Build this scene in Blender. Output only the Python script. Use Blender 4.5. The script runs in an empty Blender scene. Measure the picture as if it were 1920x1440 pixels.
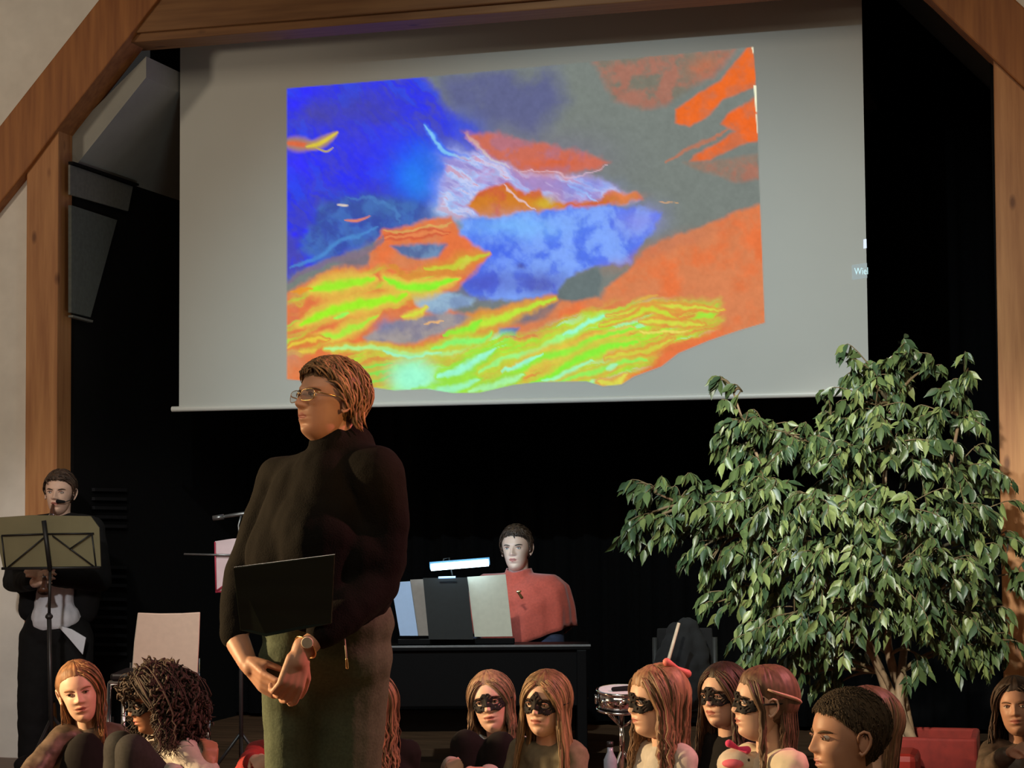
import bpy, bmesh, math, random
import numpy as np
from mathutils import Vector, Matrix, noise

# ------------------------------------------------------------------ camera
SC = bpy.context.scene
COL = SC.collection
R = math.radians
FPX = 3700.0
CAM = Vector((0, 0, 1.37))
YAW, PIT, ROL = R(16.3), math.atan(232 / FPX), 0.0074
R0 = Vector((math.cos(YAW), math.sin(YAW), 0))
F0 = Vector((-math.sin(YAW), math.cos(YAW), 0))
FW = (F0 * math.cos(PIT) + Vector((0, 0, math.sin(PIT)))).normalized()
U0 = R0.cross(FW)
UP = U0 * math.cos(ROL) + R0 * math.sin(ROL)
RT = R0 * math.cos(ROL) - U0 * math.sin(ROL)
Z = Vector((0, 0, 1))
cd = bpy.data.cameras.new('camera')
cam = bpy.data.objects.new('camera', cd)
COL.objects.link(cam)
cd.sensor_width = 36
cd.lens = FPX / 1920 * 36
cd.clip_end = 100
mw = Matrix.Identity(4)
for i in range(3):
    mw[i][0], mw[i][1], mw[i][2], mw[i][3] = RT[i], UP[i], -FW[i], CAM[i]
cam.matrix_world = mw
SC.camera = cam


def ray(px, py):
    return FW + RT * ((px - 960) / FPX) - UP * ((py - 720) / FPX)


def W(px, py, d):            # world point seen at a photo position, d metres into the hall
    return CAM + ray(px, py) * d


def WY(px, py, y):           # on the plane Y = y
    r = ray(px, py)
    return CAM + r * (y / r.y)


def WX(px, py, x):
    r = ray(px, py)
    return CAM + r * (x / r.x)


def topx(p):
    v = p - CAM
    d = v.dot(FW)
    return 960 + FPX * v.dot(RT) / d, 720 - FPX * v.dot(UP) / d


# ------------------------------------------------------------------ world and light
SC.view_settings.view_transform = 'Standard'
SC.view_settings.look = 'None'
SC.view_settings.exposure = 0.0
SC.view_settings.gamma = 1.0
SC.view_settings.use_curve_mapping = False
wd = bpy.data.worlds.new('hall_dimness')
SC.world = wd
wd.use_nodes = True
wd.node_tree.nodes['Background'].inputs[0].default_value = (0.9, 0.85, 0.8, 1)
wd.node_tree.nodes['Background'].inputs[1].default_value = 0.02


def spot(name, loc, target, color, watts, angle=40, size=0.12, blend=0.4):
    l = bpy.data.lights.new(name, 'SPOT')
    l.energy = watts
    l.color = color
    l.spot_size = R(angle)
    l.spot_blend = blend
    l.shadow_soft_size = size
    o = bpy.data.objects.new(name, l)
    COL.objects.link(o)
    o.location = loc
    o.rotation_euler = (Vector(target) - Vector(loc)).to_track_quat('-Z', 'Y').to_euler()
    return o


def area(name, loc, target, color, watts, sx, sy):
    l = bpy.data.lights.new(name, 'AREA')
    l.shape = 'RECTANGLE'
    l.size, l.size_y = sx, sy
    l.energy = watts
    l.color = color
    o = bpy.data.objects.new(name, l)
    COL.objects.link(o)
    o.location = loc
    o.rotation_euler = (Vector(target) - Vector(loc)).to_track_quat('-Z', 'Y').to_euler()
    return o


def CL(lat, dep, z):        # point by metres right of / ahead of the camera
    p = R0 * lat + F0 * dep
    return Vector((p.x, p.y, z))


# warm stage lamp beside the left end of the stage, low
spot('warm_stage_lamp', CL(-6.3, 6.5, 2.2), CL(0.0, 6.45, 0.03), (1.0, 0.66, 0.33), 2800, 33, 0.08, .35)
spot('warm_front_fill', CL(1.3, 1.5, 2.9), CL(0.35, 6.9, 0.5), (1.0, 0.70, 0.42), 75, 20, 0.10, .6)  # added weak fill on the children's faces, no actual fixture
# red stage lamp on the right, hung high
spot('red_stage_lamp', CL(3.4, 6.0, 3.7), CL(-0.6, 6.9, 0.7), (1.0, 0.30, 0.31), 720, 50, 0.08)
# warm lamp from the right that catches the speaker's cheek
spot('orange_side_lamp', CL(2.5, 2.5, 1.9), W(640, 800, 5.75), (1.0, 0.48, 0.15), 260, 8, 0.08)
# added neutral fill without a real source, brightens the musicians at the left
spot('back_row_fill', CL(-1.5, 1.0, 3.6), W(215, 1085, 9.8), (1.0, 0.93, 0.86), 900, 15, 0.12, .6)
# white lamp above the audience on the tree
spot('white_stage_lamp', CL(-0.9, 1.0, 4.3), W(1610, 960, 8.6), (1.0, 0.96, 0.80), 2900, 16, 0.10, 0.8)
# projector throw: the lit field on the cloth
spot('projector_lamp', (-2.3, 3.6, 4.9), (-2.4, 10.4, 1.2), (0.80, 0.98, 1.0), 930, 50, 0.04, 0.9)
# dim house lights on the ceiling of the hall
area('house_light', (-2.6, 1.5, 5.6), (-3, 10, 2.6), (1.0, 0.82, 0.60), 105, 5, 2)
spot('wall_fill_left', (-7.6, 5.2, 3.3), (-6.05, 9.8, 2.75), (1.0, .80, .58), 190, 52, .3, .6)  # added fill to brighten the left wall and post, no actual fixture
spot('wall_fill_right', (1.6, 5.2, 3.6), (0.25, 9.8, 2.5), (1.0, .74, .48), 150, 44, .3, .7)  # same kind of added fill for the right post and wall
area('stage_left_light', (-4.0, 9.0, 2.0), (-5.4, 10.4, 3.6), (0.8, 0.95, 0.9), 2.0, .3, .3)

# ------------------------------------------------------------------ materials
MATS = {}


def mat(name, color, rough=0.7, metal=0.0, var=0.12, scale=40.0, bump=0.0, stretch=None,
        emit=None, estr=0.0, spec=0.5, sheen=0.0, sss=0.0, attr=None, trans=0.0):
    if name in MATS:
        return MATS[name]
    m = bpy.data.materials.new(name)
    m.use_nodes = True
    nt = m.node_tree
    b = nt.nodes['Principled BSDF']
    b.inputs['Roughness'].default_value = rough
    b.inputs['Metallic'].default_value = metal
    b.inputs['Specular IOR Level'].default_value = spec
    if sheen:
        b.inputs['Sheen Weight'].default_value = sheen
    if sss:
        b.inputs['Subsurface Weight'].default_value = sss
        b.inputs['Subsurface Radius'].default_value = (0.02, 0.008, 0.004)
        b.inputs['Subsurface Scale'].default_value = 0.4
    if trans:
        b.inputs['Transmission Weight'].default_value = trans
    tc = nt.nodes.new('ShaderNodeTexCoord')
    mp = nt.nodes.new('ShaderNodeMapping')
    nt.links.new(tc.outputs['Object'], mp.inputs[0])
    if stretch:
        mp.inputs['Scale'].default_value = stretch
    nz = nt.nodes.new('ShaderNodeTexNoise')
    nz.inputs['Scale'].default_value = scale
    nz.inputs['Detail'].default_value = 4
    nt.links.new(mp.outputs[0], nz.inputs['Vector'])
    cr = nt.nodes.new('ShaderNodeValToRGB')
    c = color
    cr.color_ramp.elements[0].position = 0.3
    cr.color_ramp.elements[1].position = 0.7
    cr.color_ramp.elements[0].color = (*[max(0, x * (1 - var)) for x in c[:3]], 1)
    cr.color_ramp.elements[1].color = (*[min(1, x * (1 + var)) for x in c[:3]], 1)
    nt.links.new(nz.outputs[0], cr.inputs[0])
    out = cr.outputs[0]
    if attr:
        at = nt.nodes.new('ShaderNodeAttribute')
        at.attribute_name = attr
        mx = nt.nodes.new('ShaderNodeMix')
        mx.data_type = 'RGBA'
        mx.blend_type = 'MULTIPLY'
        mx.inputs[0].default_value = 1
        nt.links.new(out, mx.inputs[6])
        nt.links.new(at.outputs['Color'], mx.inputs[7])
        out = mx.outputs[2]
    nt.links.new(out, b.inputs['Base Color'])
    if bump:
        bp = nt.nodes.new('ShaderNodeBump')
        bp.inputs['Strength'].default_value = bump
        bp.inputs['Distance'].default_value = 0.01
        nt.links.new(nz.outputs[0], bp.inputs['Height'])
        nt.links.new(bp.outputs[0], b.inputs['Normal'])
    if emit:
        b.inputs['Emission Color'].default_value = (*emit, 1)
        b.inputs['Emission Strength'].default_value = estr
    MATS[name] = m
    return m


def wood(name, c1, c2, axis):
    """glued timber: grain drawn out along one axis, with knots"""
    m = bpy.data.materials.new(name)
    m.use_nodes = True
    nt = m.node_tree
    N, L = nt.nodes, nt.links
    b = N['Principled BSDF']
    b.inputs['Roughness'].default_value = 0.6
    tc = N.new('ShaderNodeTexCoord')
    mp = N.new('ShaderNodeMapping')
    L.new(tc.outputs['Object'], mp.inputs[0])
    s = [14, 14, 14]
    s[axis] = 0.9
    mp.inputs['Scale'].default_value = s
    nz = N.new('ShaderNodeTexNoise')
    nz.inputs['Scale'].default_value = 2.2
    nz.inputs['Detail'].default_value = 6
    L.new(mp.outputs[0], nz.inputs['Vector'])
    cr = N.new('ShaderNodeValToRGB')
    cr.color_ramp.elements[0].position = 0.3
    cr.color_ramp.elements[1].position = 0.72
    cr.color_ramp.elements[0].color = (*c1, 1)
    cr.color_ramp.elements[1].color = (*c2, 1)
    L.new(nz.outputs[0], cr.inputs[0])
    mp2 = N.new('ShaderNodeMapping')
    L.new(tc.outputs['Object'], mp2.inputs[0])
    s2 = [6.5, 6.5, 6.5]
    s2[axis] = 2.8
    mp2.inputs['Scale'].default_value = s2
    vo = N.new('ShaderNodeTexVoronoi')
    vo.inputs['Scale'].default_value = 1.0
    L.new(mp2.outputs[0], vo.inputs['Vector'])
    kr = N.new('ShaderNodeValToRGB')
    kr.color_ramp.elements[0].position = 0.05
    kr.color_ramp.elements[1].position = 0.13
    kr.color_ramp.elements[0].color = (0.32, 0.22, 0.15, 1)
    kr.color_ramp.elements[1].color = (1, 1, 1, 1)
    L.new(vo.outputs['Distance'], kr.inputs[0])
    mx = N.new('ShaderNodeMix')
    mx.data_type = 'RGBA'
    mx.blend_type = 'MULTIPLY'
    mx.inputs[0].default_value = 0.85
    L.new(cr.outputs[0], mx.inputs[6])
    L.new(kr.outputs[0], mx.inputs[7])
    L.new(mx.outputs[2], b.inputs['Base Color'])
    return m


# ------------------------------------------------------------------ mesh helpers
class G:
    """collects polygons in world space"""
    def __init__(s):
        s.v, s.f, s.m = [], [], []

    def add(s, vs, fs, mi=0):
        o = len(s.v)
        s.v += [tuple(p) for p in vs]
        s.f += [tuple(i + o for i in f) for f in fs]
        s.m += [mi] * len(fs)
        return s

    def box(s, lo, hi, M=None, mi=0):
        p = [Vector((x, y, z)) for x in (lo[0], hi[0]) for y in (lo[1], hi[1]) for z in (lo[2], hi[2])]
        if M:
            p = [M @ q for q in p]
        return s.add(p, [(0, 1, 3, 2), (4, 6, 7, 5), (0, 4, 5, 1), (2, 3, 7, 6), (0, 2, 6, 4), (1, 5, 7, 3)], mi)

    def prism(s, pts, off, mi=0):
        """polygon pts (world, planar) extruded by vector off"""
        n = len(pts)
        off = Vector(off)
        a = [Vector(p) for p in pts]
        b = [p + off for p in a]
        return s.add(a + b, [tuple(range(n)), tuple(range(2 * n - 1, n - 1, -1))] +
                     [(i, i + n, (i + 1) % n + n, (i + 1) % n) for i in range(n)], mi)

    def tube(s, pts, rad, n=8, mi=0, flat=None, nrm=None, caps=True):
        """pts path; rad number or list; flat = thickness ratio on the nrm side"""
        pts = [Vector(p) for p in pts]
        k = len(pts)
        if not hasattr(rad, '__len__'):
            rad = [rad] * k
        vs = []
        pn = None
        for i, p in enumerate(pts):
            t = (pts[min(i + 1, k - 1)] - pts[max(i - 1, 0)])
            t = t.normalized() if t.length > 1e-9 else Vector((0, 0, 1))
            ref = nrm[i] if nrm else (pn if pn else (Vector((0, 1, 0)) if abs(t.y) < .9 else Vector((1, 0, 0))))
            a = ref - t * ref.dot(t)
            if a.length < 1e-6:
                a = t.orthogonal()
            a.normalize()
            pn = a
            bb = t.cross(a)
            fl = flat if flat else 1
            for j in range(n):
                an = 2 * math.pi * j / n
                vs.append(p + a * (math.cos(an) * rad[i] * fl) + bb * (math.sin(an) * rad[i]))
        fs = [(i * n + j, i * n + (j + 1) % n, (i + 1) * n + (j + 1) % n, (i + 1) * n + j)
              for i in range(k - 1) for j in range(n)]
        if caps:
            fs += [tuple(range(n - 1, -1, -1)), tuple(range((k - 1) * n, k * n))]
        return s.add(vs, fs, mi)

    def ell(s, c, r, M=None, n=16, mi=0):
        """ellipsoid, M 3x3 orientation"""
        c = Vector(c)
        vs = [Vector((0, 0, r[2]))]
        h = max(6, n // 2)
        for i in range(1, h):
            th = math.pi * i / h
            for j in range(n):
                ph = 2 * math.pi * j / n
                vs.append(Vector((r[0] * math.sin(th) * math.cos(ph), r[1] * math.sin(th) * math.sin(ph), r[2] * math.cos(th))))
        vs.append(Vector((0, 0, -r[2])))
        if M:
            vs = [M @ v for v in vs]
        vs = [v + c for v in vs]
        fs = [(0, 1 + j, 1 + (j + 1) % n) for j in range(n)]
        for i in range(h - 2):
            for j in range(n):
                a, b2 = 1 + i * n + j, 1 + i * n + (j + 1) % n
                fs.append((a, a + n, b2 + n, b2))
        L = len(vs) - 1
        fs += [(L, 1 + (h - 2) * n + (j + 1) % n, 1 + (h - 2) * n + j) for j in range(n)]
        return s.add(vs, fs, mi)

    def cap(s, a, b, ra, rb, n=14, mi=0):
        """tapered capsule, closed"""
        a, b = Vector(a), Vector(b)
        t = (b - a)
        if t.length < 1e-5:
            return s.ell(a, (ra, ra, ra), None, n, mi)
        t.normalize()
        pts, rr = [], []
        for q in (.03, .3, .6, .85):
            pts.append(a - t * ra * math.cos(q * math.pi / 2))
            rr.append(ra * math.sin(q * math.pi / 2))
        pts += [a, b]
        rr += [ra, rb]
        for q in (.85, .6, .3, .03):
            pts.append(b + t * rb * math.cos(q * math.pi / 2))
            rr.append(rb * math.sin(q * math.pi / 2))
        return s.tube(pts, rr, n, mi)

    def chain(s, pts, rr, n=14):
        for i in range(len(pts) - 1):
            s.cap(pts[i], pts[i + 1], rr[i], rr[i + 1], n)
        return s

    def lathe(s, prof, c, M=None, n=24, mi=0):
        c = Vector(c)
        vs = []
        for r, z in prof:
            for j in range(n):
                an = 2 * math.pi * j / n
                p = Vector((r * math.cos(an), r * math.sin(an), z))
                vs.append(c + (M @ p if M else p))
        k = len(prof)
        fs = [(i * n + j, i * n + (j + 1) % n, (i + 1) * n + (j + 1) % n, (i + 1) * n + j) for i in range(k - 1) for j in range(n)]
        fs += [tuple(range(n - 1, -1, -1)), tuple(range((k - 1) * n, k * n))]
        return s.add(vs, fs, mi)


def mesh_from(g, name, origin=Vector((0, 0, 0))):
    me = bpy.data.meshes.new(name)
    o = Vector(origin)
    me.from_pydata([(p[0] - o.x, p[1] - o.y, p[2] - o.z) for p in g.v], [], g.f)
    if any(g.m):
        me.polygons.foreach_set('material_index', g.m)
    me.update()
    return me


def wpos(o):
    p = Vector((0, 0, 0))
    while o:
        p = p + o.location
        o = o.parent
    return p


def obj(name, g, mats, parent=None, smooth=False, bevel=0, label=None, loc=None):
    """one mesh object from world-space geometry"""
    if parent is not None:
        org = wpos(parent) if loc is None else Vector(loc)
    else:
        if loc is None:
            a = np.array(g.v)
            loc = Vector(((a[:, 0].min() + a[:, 0].max()) / 2, (a[:, 1].min() + a[:, 1].max()) / 2, a[:, 2].min()))
        org = Vector(loc)
    me = mesh_from(g, name, org)
    o = bpy.data.objects.new(name, me)
    COL.objects.link(o)
    for m in (mats if isinstance(mats, (list, tuple)) else [mats]):
        me.materials.append(m)
    if parent is not None:
        o.parent = parent
        o.location = org - wpos(parent)
    else:
        o.location = org
    bm = bmesh.new()
    bm.from_mesh(me)
    bmesh.ops.recalc_face_normals(bm, faces=bm.faces)
    bm.to_mesh(me)
    bm.free()
    if smooth:
        me.shade_smooth()
    if bevel:
        md = o.modifiers.new('bevel', 'BEVEL')
        md.width = bevel
        md.segments = 2
        md.limit_method = 'ANGLE'
    if label:
        o['label'] = label
    return o


def remeshed(g, voxel, smooth=4, disp=0.0, dscale=0.12, factor=0.5):
    """union + soften the collected solids; returns (verts, faces)"""
    me = mesh_from(g, 'tmp')
    o = bpy.data.objects.new('tmp', me)
    COL.objects.link(o)
    r = o.modifiers.new('r', 'REMESH')
    r.mode = 'VOXEL'
    r.voxel_size = voxel
    if smooth:
        s = o.modifiers.new('s', 'SMOOTH')
        s.factor = factor
        s.iterations = smooth
    if disp:
        t = bpy.data.textures.new('folds', 'CLOUDS')
        t.noise_scale = dscale
        t.noise_depth = 2
        d = o.modifiers.new('d', 'DISPLACE')
        d.texture = t
        d.texture_coords = 'LOCAL'
        d.strength = disp
        d.mid_level = 0.5
    dg = bpy.context.evaluated_depsgraph_get()
    ev = o.evaluated_get(dg)
    m2 = ev.to_mesh()
    n = len(m2.vertices)
    co = np.empty(n * 3)
    m2.vertices.foreach_get('co', co)
    co = co.reshape(-1, 3)
    fs = [tuple(p.vertices) for p in m2.polygons]
    ev.to_mesh_clear()
    bpy.data.objects.remove(o)
    bpy.data.meshes.remove(me)
    out = G()
    out.v = [tuple(c) for c in co]
    out.f = fs
    out.m = [0] * len(fs)
    return out


def empty(name, loc, label, cat, group=None):
    o = bpy.data.objects.new(name, None)
    COL.objects.link(o)
    o.location = loc
    o.empty_display_size = 0.1
    o['label'] = label
    o['category'] = cat
    if group:
        o['group'] = group
    return o


def tag(o, label, cat, group=None):
    o['label'] = label
    o['category'] = cat
    if group:
        o['group'] = group
    return o


def struct(name, g, m, **k):
    o = obj(name, g, m, **k)
    o['kind'] = 'structure'
    return o


# ------------------------------------------------------------------ the setting
YF = 9.83
m_plaster = mat('plaster', (0.80, 0.78, 0.74), 0.95, var=0.05, scale=9, bump=0.06)
m_grey = mat('grey_plaster', (0.34, 0.35, 0.33), 0.9, var=0.06, scale=6)
m_black = mat('black_wall', (0.004, 0.004, 0.0045), 0.9, var=0.2, scale=20, spec=0.2)
m_curtain = mat('black_cloth', (0.0016, 0.0017, 0.0022), 0.95, var=0.3, scale=60, spec=0.1)
m_ceil = mat('dark_ceiling', (0.07, 0.055, 0.06), 0.9, var=0.08, scale=6)
m_floor = mat('floor_boards', (0.16, 0.085, 0.045), 0.45, var=0.35, scale=3, stretch=(1, 9, 1), bump=0.05)
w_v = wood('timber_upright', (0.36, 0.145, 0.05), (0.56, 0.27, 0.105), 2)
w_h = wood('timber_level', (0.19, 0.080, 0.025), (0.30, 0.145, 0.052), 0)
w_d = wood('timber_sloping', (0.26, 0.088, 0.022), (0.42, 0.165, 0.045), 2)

struct('floor', G().box((-9, -3, -0.12), (4, 13, 0)), m_floor)
struct('wall_back', G().box((-6.2, 12.3, 0), (0.6, 12.45, 6)), m_black)
struct('wall_left', G().box((-5.62, 9.99, 0), (-5.5, 12.3, 3.33)), m_black)
struct('wall_right', G().box((-0.43, 9.99, 0), (-0.31, 12.3, 3.62)), m_black)
# roof slopes behind the timber frame
struct('ceiling_slope_left', G().prism([(-5.62, 9.99, 3.33), (-5.5, 9.99, 3.33), (-5.06, 9.99, 3.81), (-5.06, 9.99, 3.93), (-5.62, 9.99, 3.45)], (0, 2.31, 0)), m_grey)
struct('ceiling', G().box((-5.06, 10.46, 3.80), (-1.2, 12.3, 3.9)), m_ceil)
pa, pb = WY(1861, 172, 12.29), WY(1680, 0, 12.29)
sl = (pa.z - pb.z) / (pa.x - pb.x)
x0, x1 = -0.3, -1.9
struct('ceiling_slope_right', G().prism([(x0, 9.99, pa.z + sl * (x0 - pa.x)), (x1, 9.99, pa.z + sl * (x1 - pa.x)),
                                         (x1, 9.99, pa.z + sl * (x1 - pa.x) + .1), (x0, 9.99, pa.z + sl * (x0 - pa.x) + .1)], (0, 2.31, 0)), m_grey)


def fpoly(pts, y=YF):
    return [WY(a, b, y) for a, b in pts]


# white hall wall around the frame (left part, gable part right, upper part hidden by the picture edge)
yw = YF + .045
xa, xb, xc = WY(60, 300, yw), WY(240, 60, yw), WY(240, -60, yw)
ra, rb = WY(1895, 80, yw), WY(1780, -30, yw)
struct('wall_front_left', G().prism([(-9.0, yw, 0), (xa.x, yw, 0), tuple(xa), tuple(xb), tuple(xc), (xc.x, yw, 6.2), (-9.0, yw, 6.2)], (0, .1, 0)), m_plaster)
struct('wall_front_right', G().prism([(ra.x, yw, 0), (3.9, yw, 0), (3.9, yw, 6.2), (rb.x, yw, 6.2), tuple(rb), tuple(ra)], (0, .1, 0)), m_plaster)
struct('wall_front_top', G().box((xc.x, yw, zb_ := WY(960, -110, yw).z), (rb.x, yw + .1, 6.2)), m_plaster)
# hall shell beyond the camera's view
struct('wall_side_left', G().box((-9.1, -3, 0), (-9.0, 9.9, 6.2)), m_plaster)
struct('wall_side_right', G().box((3.9, -3, 0), (4.0, 9.9, 6)), m_plaster)

# posts, braces, tie beam
struct('trim_1', G().prism(fpoly([(43, 1500), (103, 1500), (110, 225), (50, 305)]), (0, .16, 0)), w_v, bevel=.006)
struct('trim_2', G().prism(fpoly([(1862, 96), (1868, 500), (1887, 1600), (1985, 1600), (1975, 190)]), (0, .16, 0)), w_v, bevel=.006)
struct('trim_3', G().prism(fpoly([(-120, 390), (-120, 530), (52, 315), (113, 233), (232, 80), (330, -45), (225, -52), (0, 235)], YF - .03), (0, .22, 0)), w_d, bevel=.008)
struct('trim_4', G().prism(fpoly([(1640, -95), (1746, 0), (1860, 109), (1960, 203), (2080, 320), (2080, 160), (1905, 0), (1800, -95)], YF - .03), (0, .22, 0)), w_d, bevel=.008)
zb = WY(233, 63, YF).z
zb2 = WY(230, 80, YF + .02).z
xl = WY(225, 60, YF).x
struct('trim_5', G().box((xl - .02, YF, zb), (-0.5, YF + .12, zb + .42)), w_h, bevel=.006)
struct('trim_6', G().box((xl, YF + .03, zb2), (-0.5, YF + .24, zb + .4)), w_h, bevel=.006)

# left side wall boards under the slope, spill light put into their grey
def xpoly(pts, x):
    return [WX(a, b, x) for a, b in pts]


struct('trim_7', G().prism(xpoly([(128, 309), (246, 350), (237, 396), (128, 365)], -5.485), (.012, 0, 0)), mat('spill_pale_board', (0.16, 0.165, 0.155), .9))
struct('trim_8', G().prism(xpoly([(128, 385), (214, 413), (164, 595), (128, 586)], -5.485), (.02, 0, 0)), mat('spill_grey_board', (0.10, 0.115, 0.11), .9))
struct('trim_9', G().prism(xpoly([(128, 591), (166, 601), (165, 605), (128, 595)], -5.485), (.03, 0, 0)), MATS['spill_pale_board'])
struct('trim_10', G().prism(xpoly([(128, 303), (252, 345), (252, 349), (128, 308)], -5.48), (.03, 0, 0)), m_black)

# louvred grille on the side wall
gr = empty('wall_grille', WX(200, 1232, -5.48), 'dark slatted grille on the black side wall right of the clarinet player', 'grille')
m_sl = mat('grille_slat', (0.014, 0.014, 0.016), .8, spec=.2)
for (ys, n_) in ((915, 5), (1060, 3), (1120, 7)):
    for k in range(n_):
        y_ = ys + k * 17
        obj('slat', G().prism(xpoly([(172, y_), (232, y_ + 1), (232, y_ + 7), (172, y_ + 6)], -5.49), (.02, 0, 0)), m_sl, gr)

# black stage curtain in soft folds
cu = G()
nx = 220
vs, fs = [], []
for i in range(nx + 1):
    x = -5.48 + (5.0) * i / nx
    y = 12.14 + .035 * math.sin(i * .75) + .012 * math.sin(i * 2.1 + 1)
    for z in (0.03, 1.2, 2.4, 3.78 if x < -1.25 else min(3.78, pa.z + sl * (x - pa.x) - .03)):
        vs.append((x, y + (.01 * math.sin(i * .33 + z)), z))
for i in range(nx):
    for j in range(3):
        a = i * 4 + j
        fs.append((a, a + 4, a + 5, a + 1))
cu.add(vs, fs)
tag(obj('stage_curtain', cu, m_curtain, smooth=True), 'black stage curtain closing off the back of the stage', 'curtain')

# ------------------------------------------------------------------ projection screen
YS = 10.40
sw_l, sw_r = WY(337, 450, YS).x, WY(1624, 450, YS).x
zs_b = WY(333, 767, YS).z
zs_t = zb + .3
scr = empty('projection_screen', ((sw_l + sw_r) / 2, YS, zs_b), 'large pull-down projection screen showing an orange and blue sunset sky', 'screen')
m_screen = mat('screen_cloth', (0.62, 0.64, 0.62), .9, var=.015, scale=3)
m_bar = mat('white_bar', (0.75, 0.75, 0.72), .4, var=.01)
bar = G().tube([(sw_l - .045, YS, zs_b), (sw_r + .02, YS, zs_b)], .016, 12)
obj('bottom_bar', bar, m_bar, scr, smooth=False)
obj('cloth', G().box((sw_l, YS - .002, zs_b), (sw_r, YS + .002, zs_t)), m_screen, scr)
obj('roller_case', G().box((sw_l - .08, YS - .02, zs_t), (sw_r + .03, YS + .1, zs_t + .1)), m_bar, scr)


# --- the projected sky, painted in numpy onto a fine grid
def vnoise(x, y, seed):
    rs = np.random.RandomState(seed)
    T = rs.rand(64, 64)
    xi, yi = np.floor(x).astype(int), np.floor(y).astype(int)
    fx, fy = x - xi, y - yi
    fx, fy = fx * fx * (3 - 2 * fx), fy * fy * (3 - 2 * fy)
    a = T[xi % 64, yi % 64]
    b = T[(xi + 1) % 64, yi % 64]
    c = T[xi % 64, (yi + 1) % 64]
    d = T[(xi + 1) % 64, (yi + 1) % 64]
    return a * (1 - fx) * (1 - fy) + b * fx * (1 - fy) + c * (1 - fx) * fy + d * fx * fy


def fbm(x, y, s, seed, o=4):
    r, a, t = 0, .5, 0
    for k in range(o):
        r = r + a * vnoise(x / s * 2 ** k, y / s * 2 ** k, seed + k)
        t += a
        a *= .55
    return r / t - .5


def lin(c):
    c = np.array(c, float) / 255
    return np.where(c <= .04045, c / 12.92, ((c + .055) / 1.055) ** 2.4)


def poly_sd(X, Y, P):
    """signed distance, negative inside"""
    P = np.array(P, float)
    d = np.full(X.shape, 1e9)
    inside = np.zeros(X.shape, bool)
    n = len(P)
    for i in range(n):
        x1, y1 = P[i]
        x2, y2 = P[(i + 1) % n]
        dx, dy = x2 - x1, y2 - y1
        t = np.clip(((X - x1) * dx + (Y - y1) * dy) / (dx * dx + dy * dy + 1e-9), 0, 1)
        d = np.minimum(d, np.hypot(X - x1 - t * dx, Y - y1 - t * dy))
        c = (y1 > Y) != (y2 > Y)
        xx = x1 + (Y - y1) * dx / (dy if dy else 1e-9)
        inside ^= c & (X < xx)
    return np.where(inside, -d, d)


def smooth(t):
    t = np.clip(t, 0, 1)
    return t * t * (3 - 2 * t)


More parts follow.
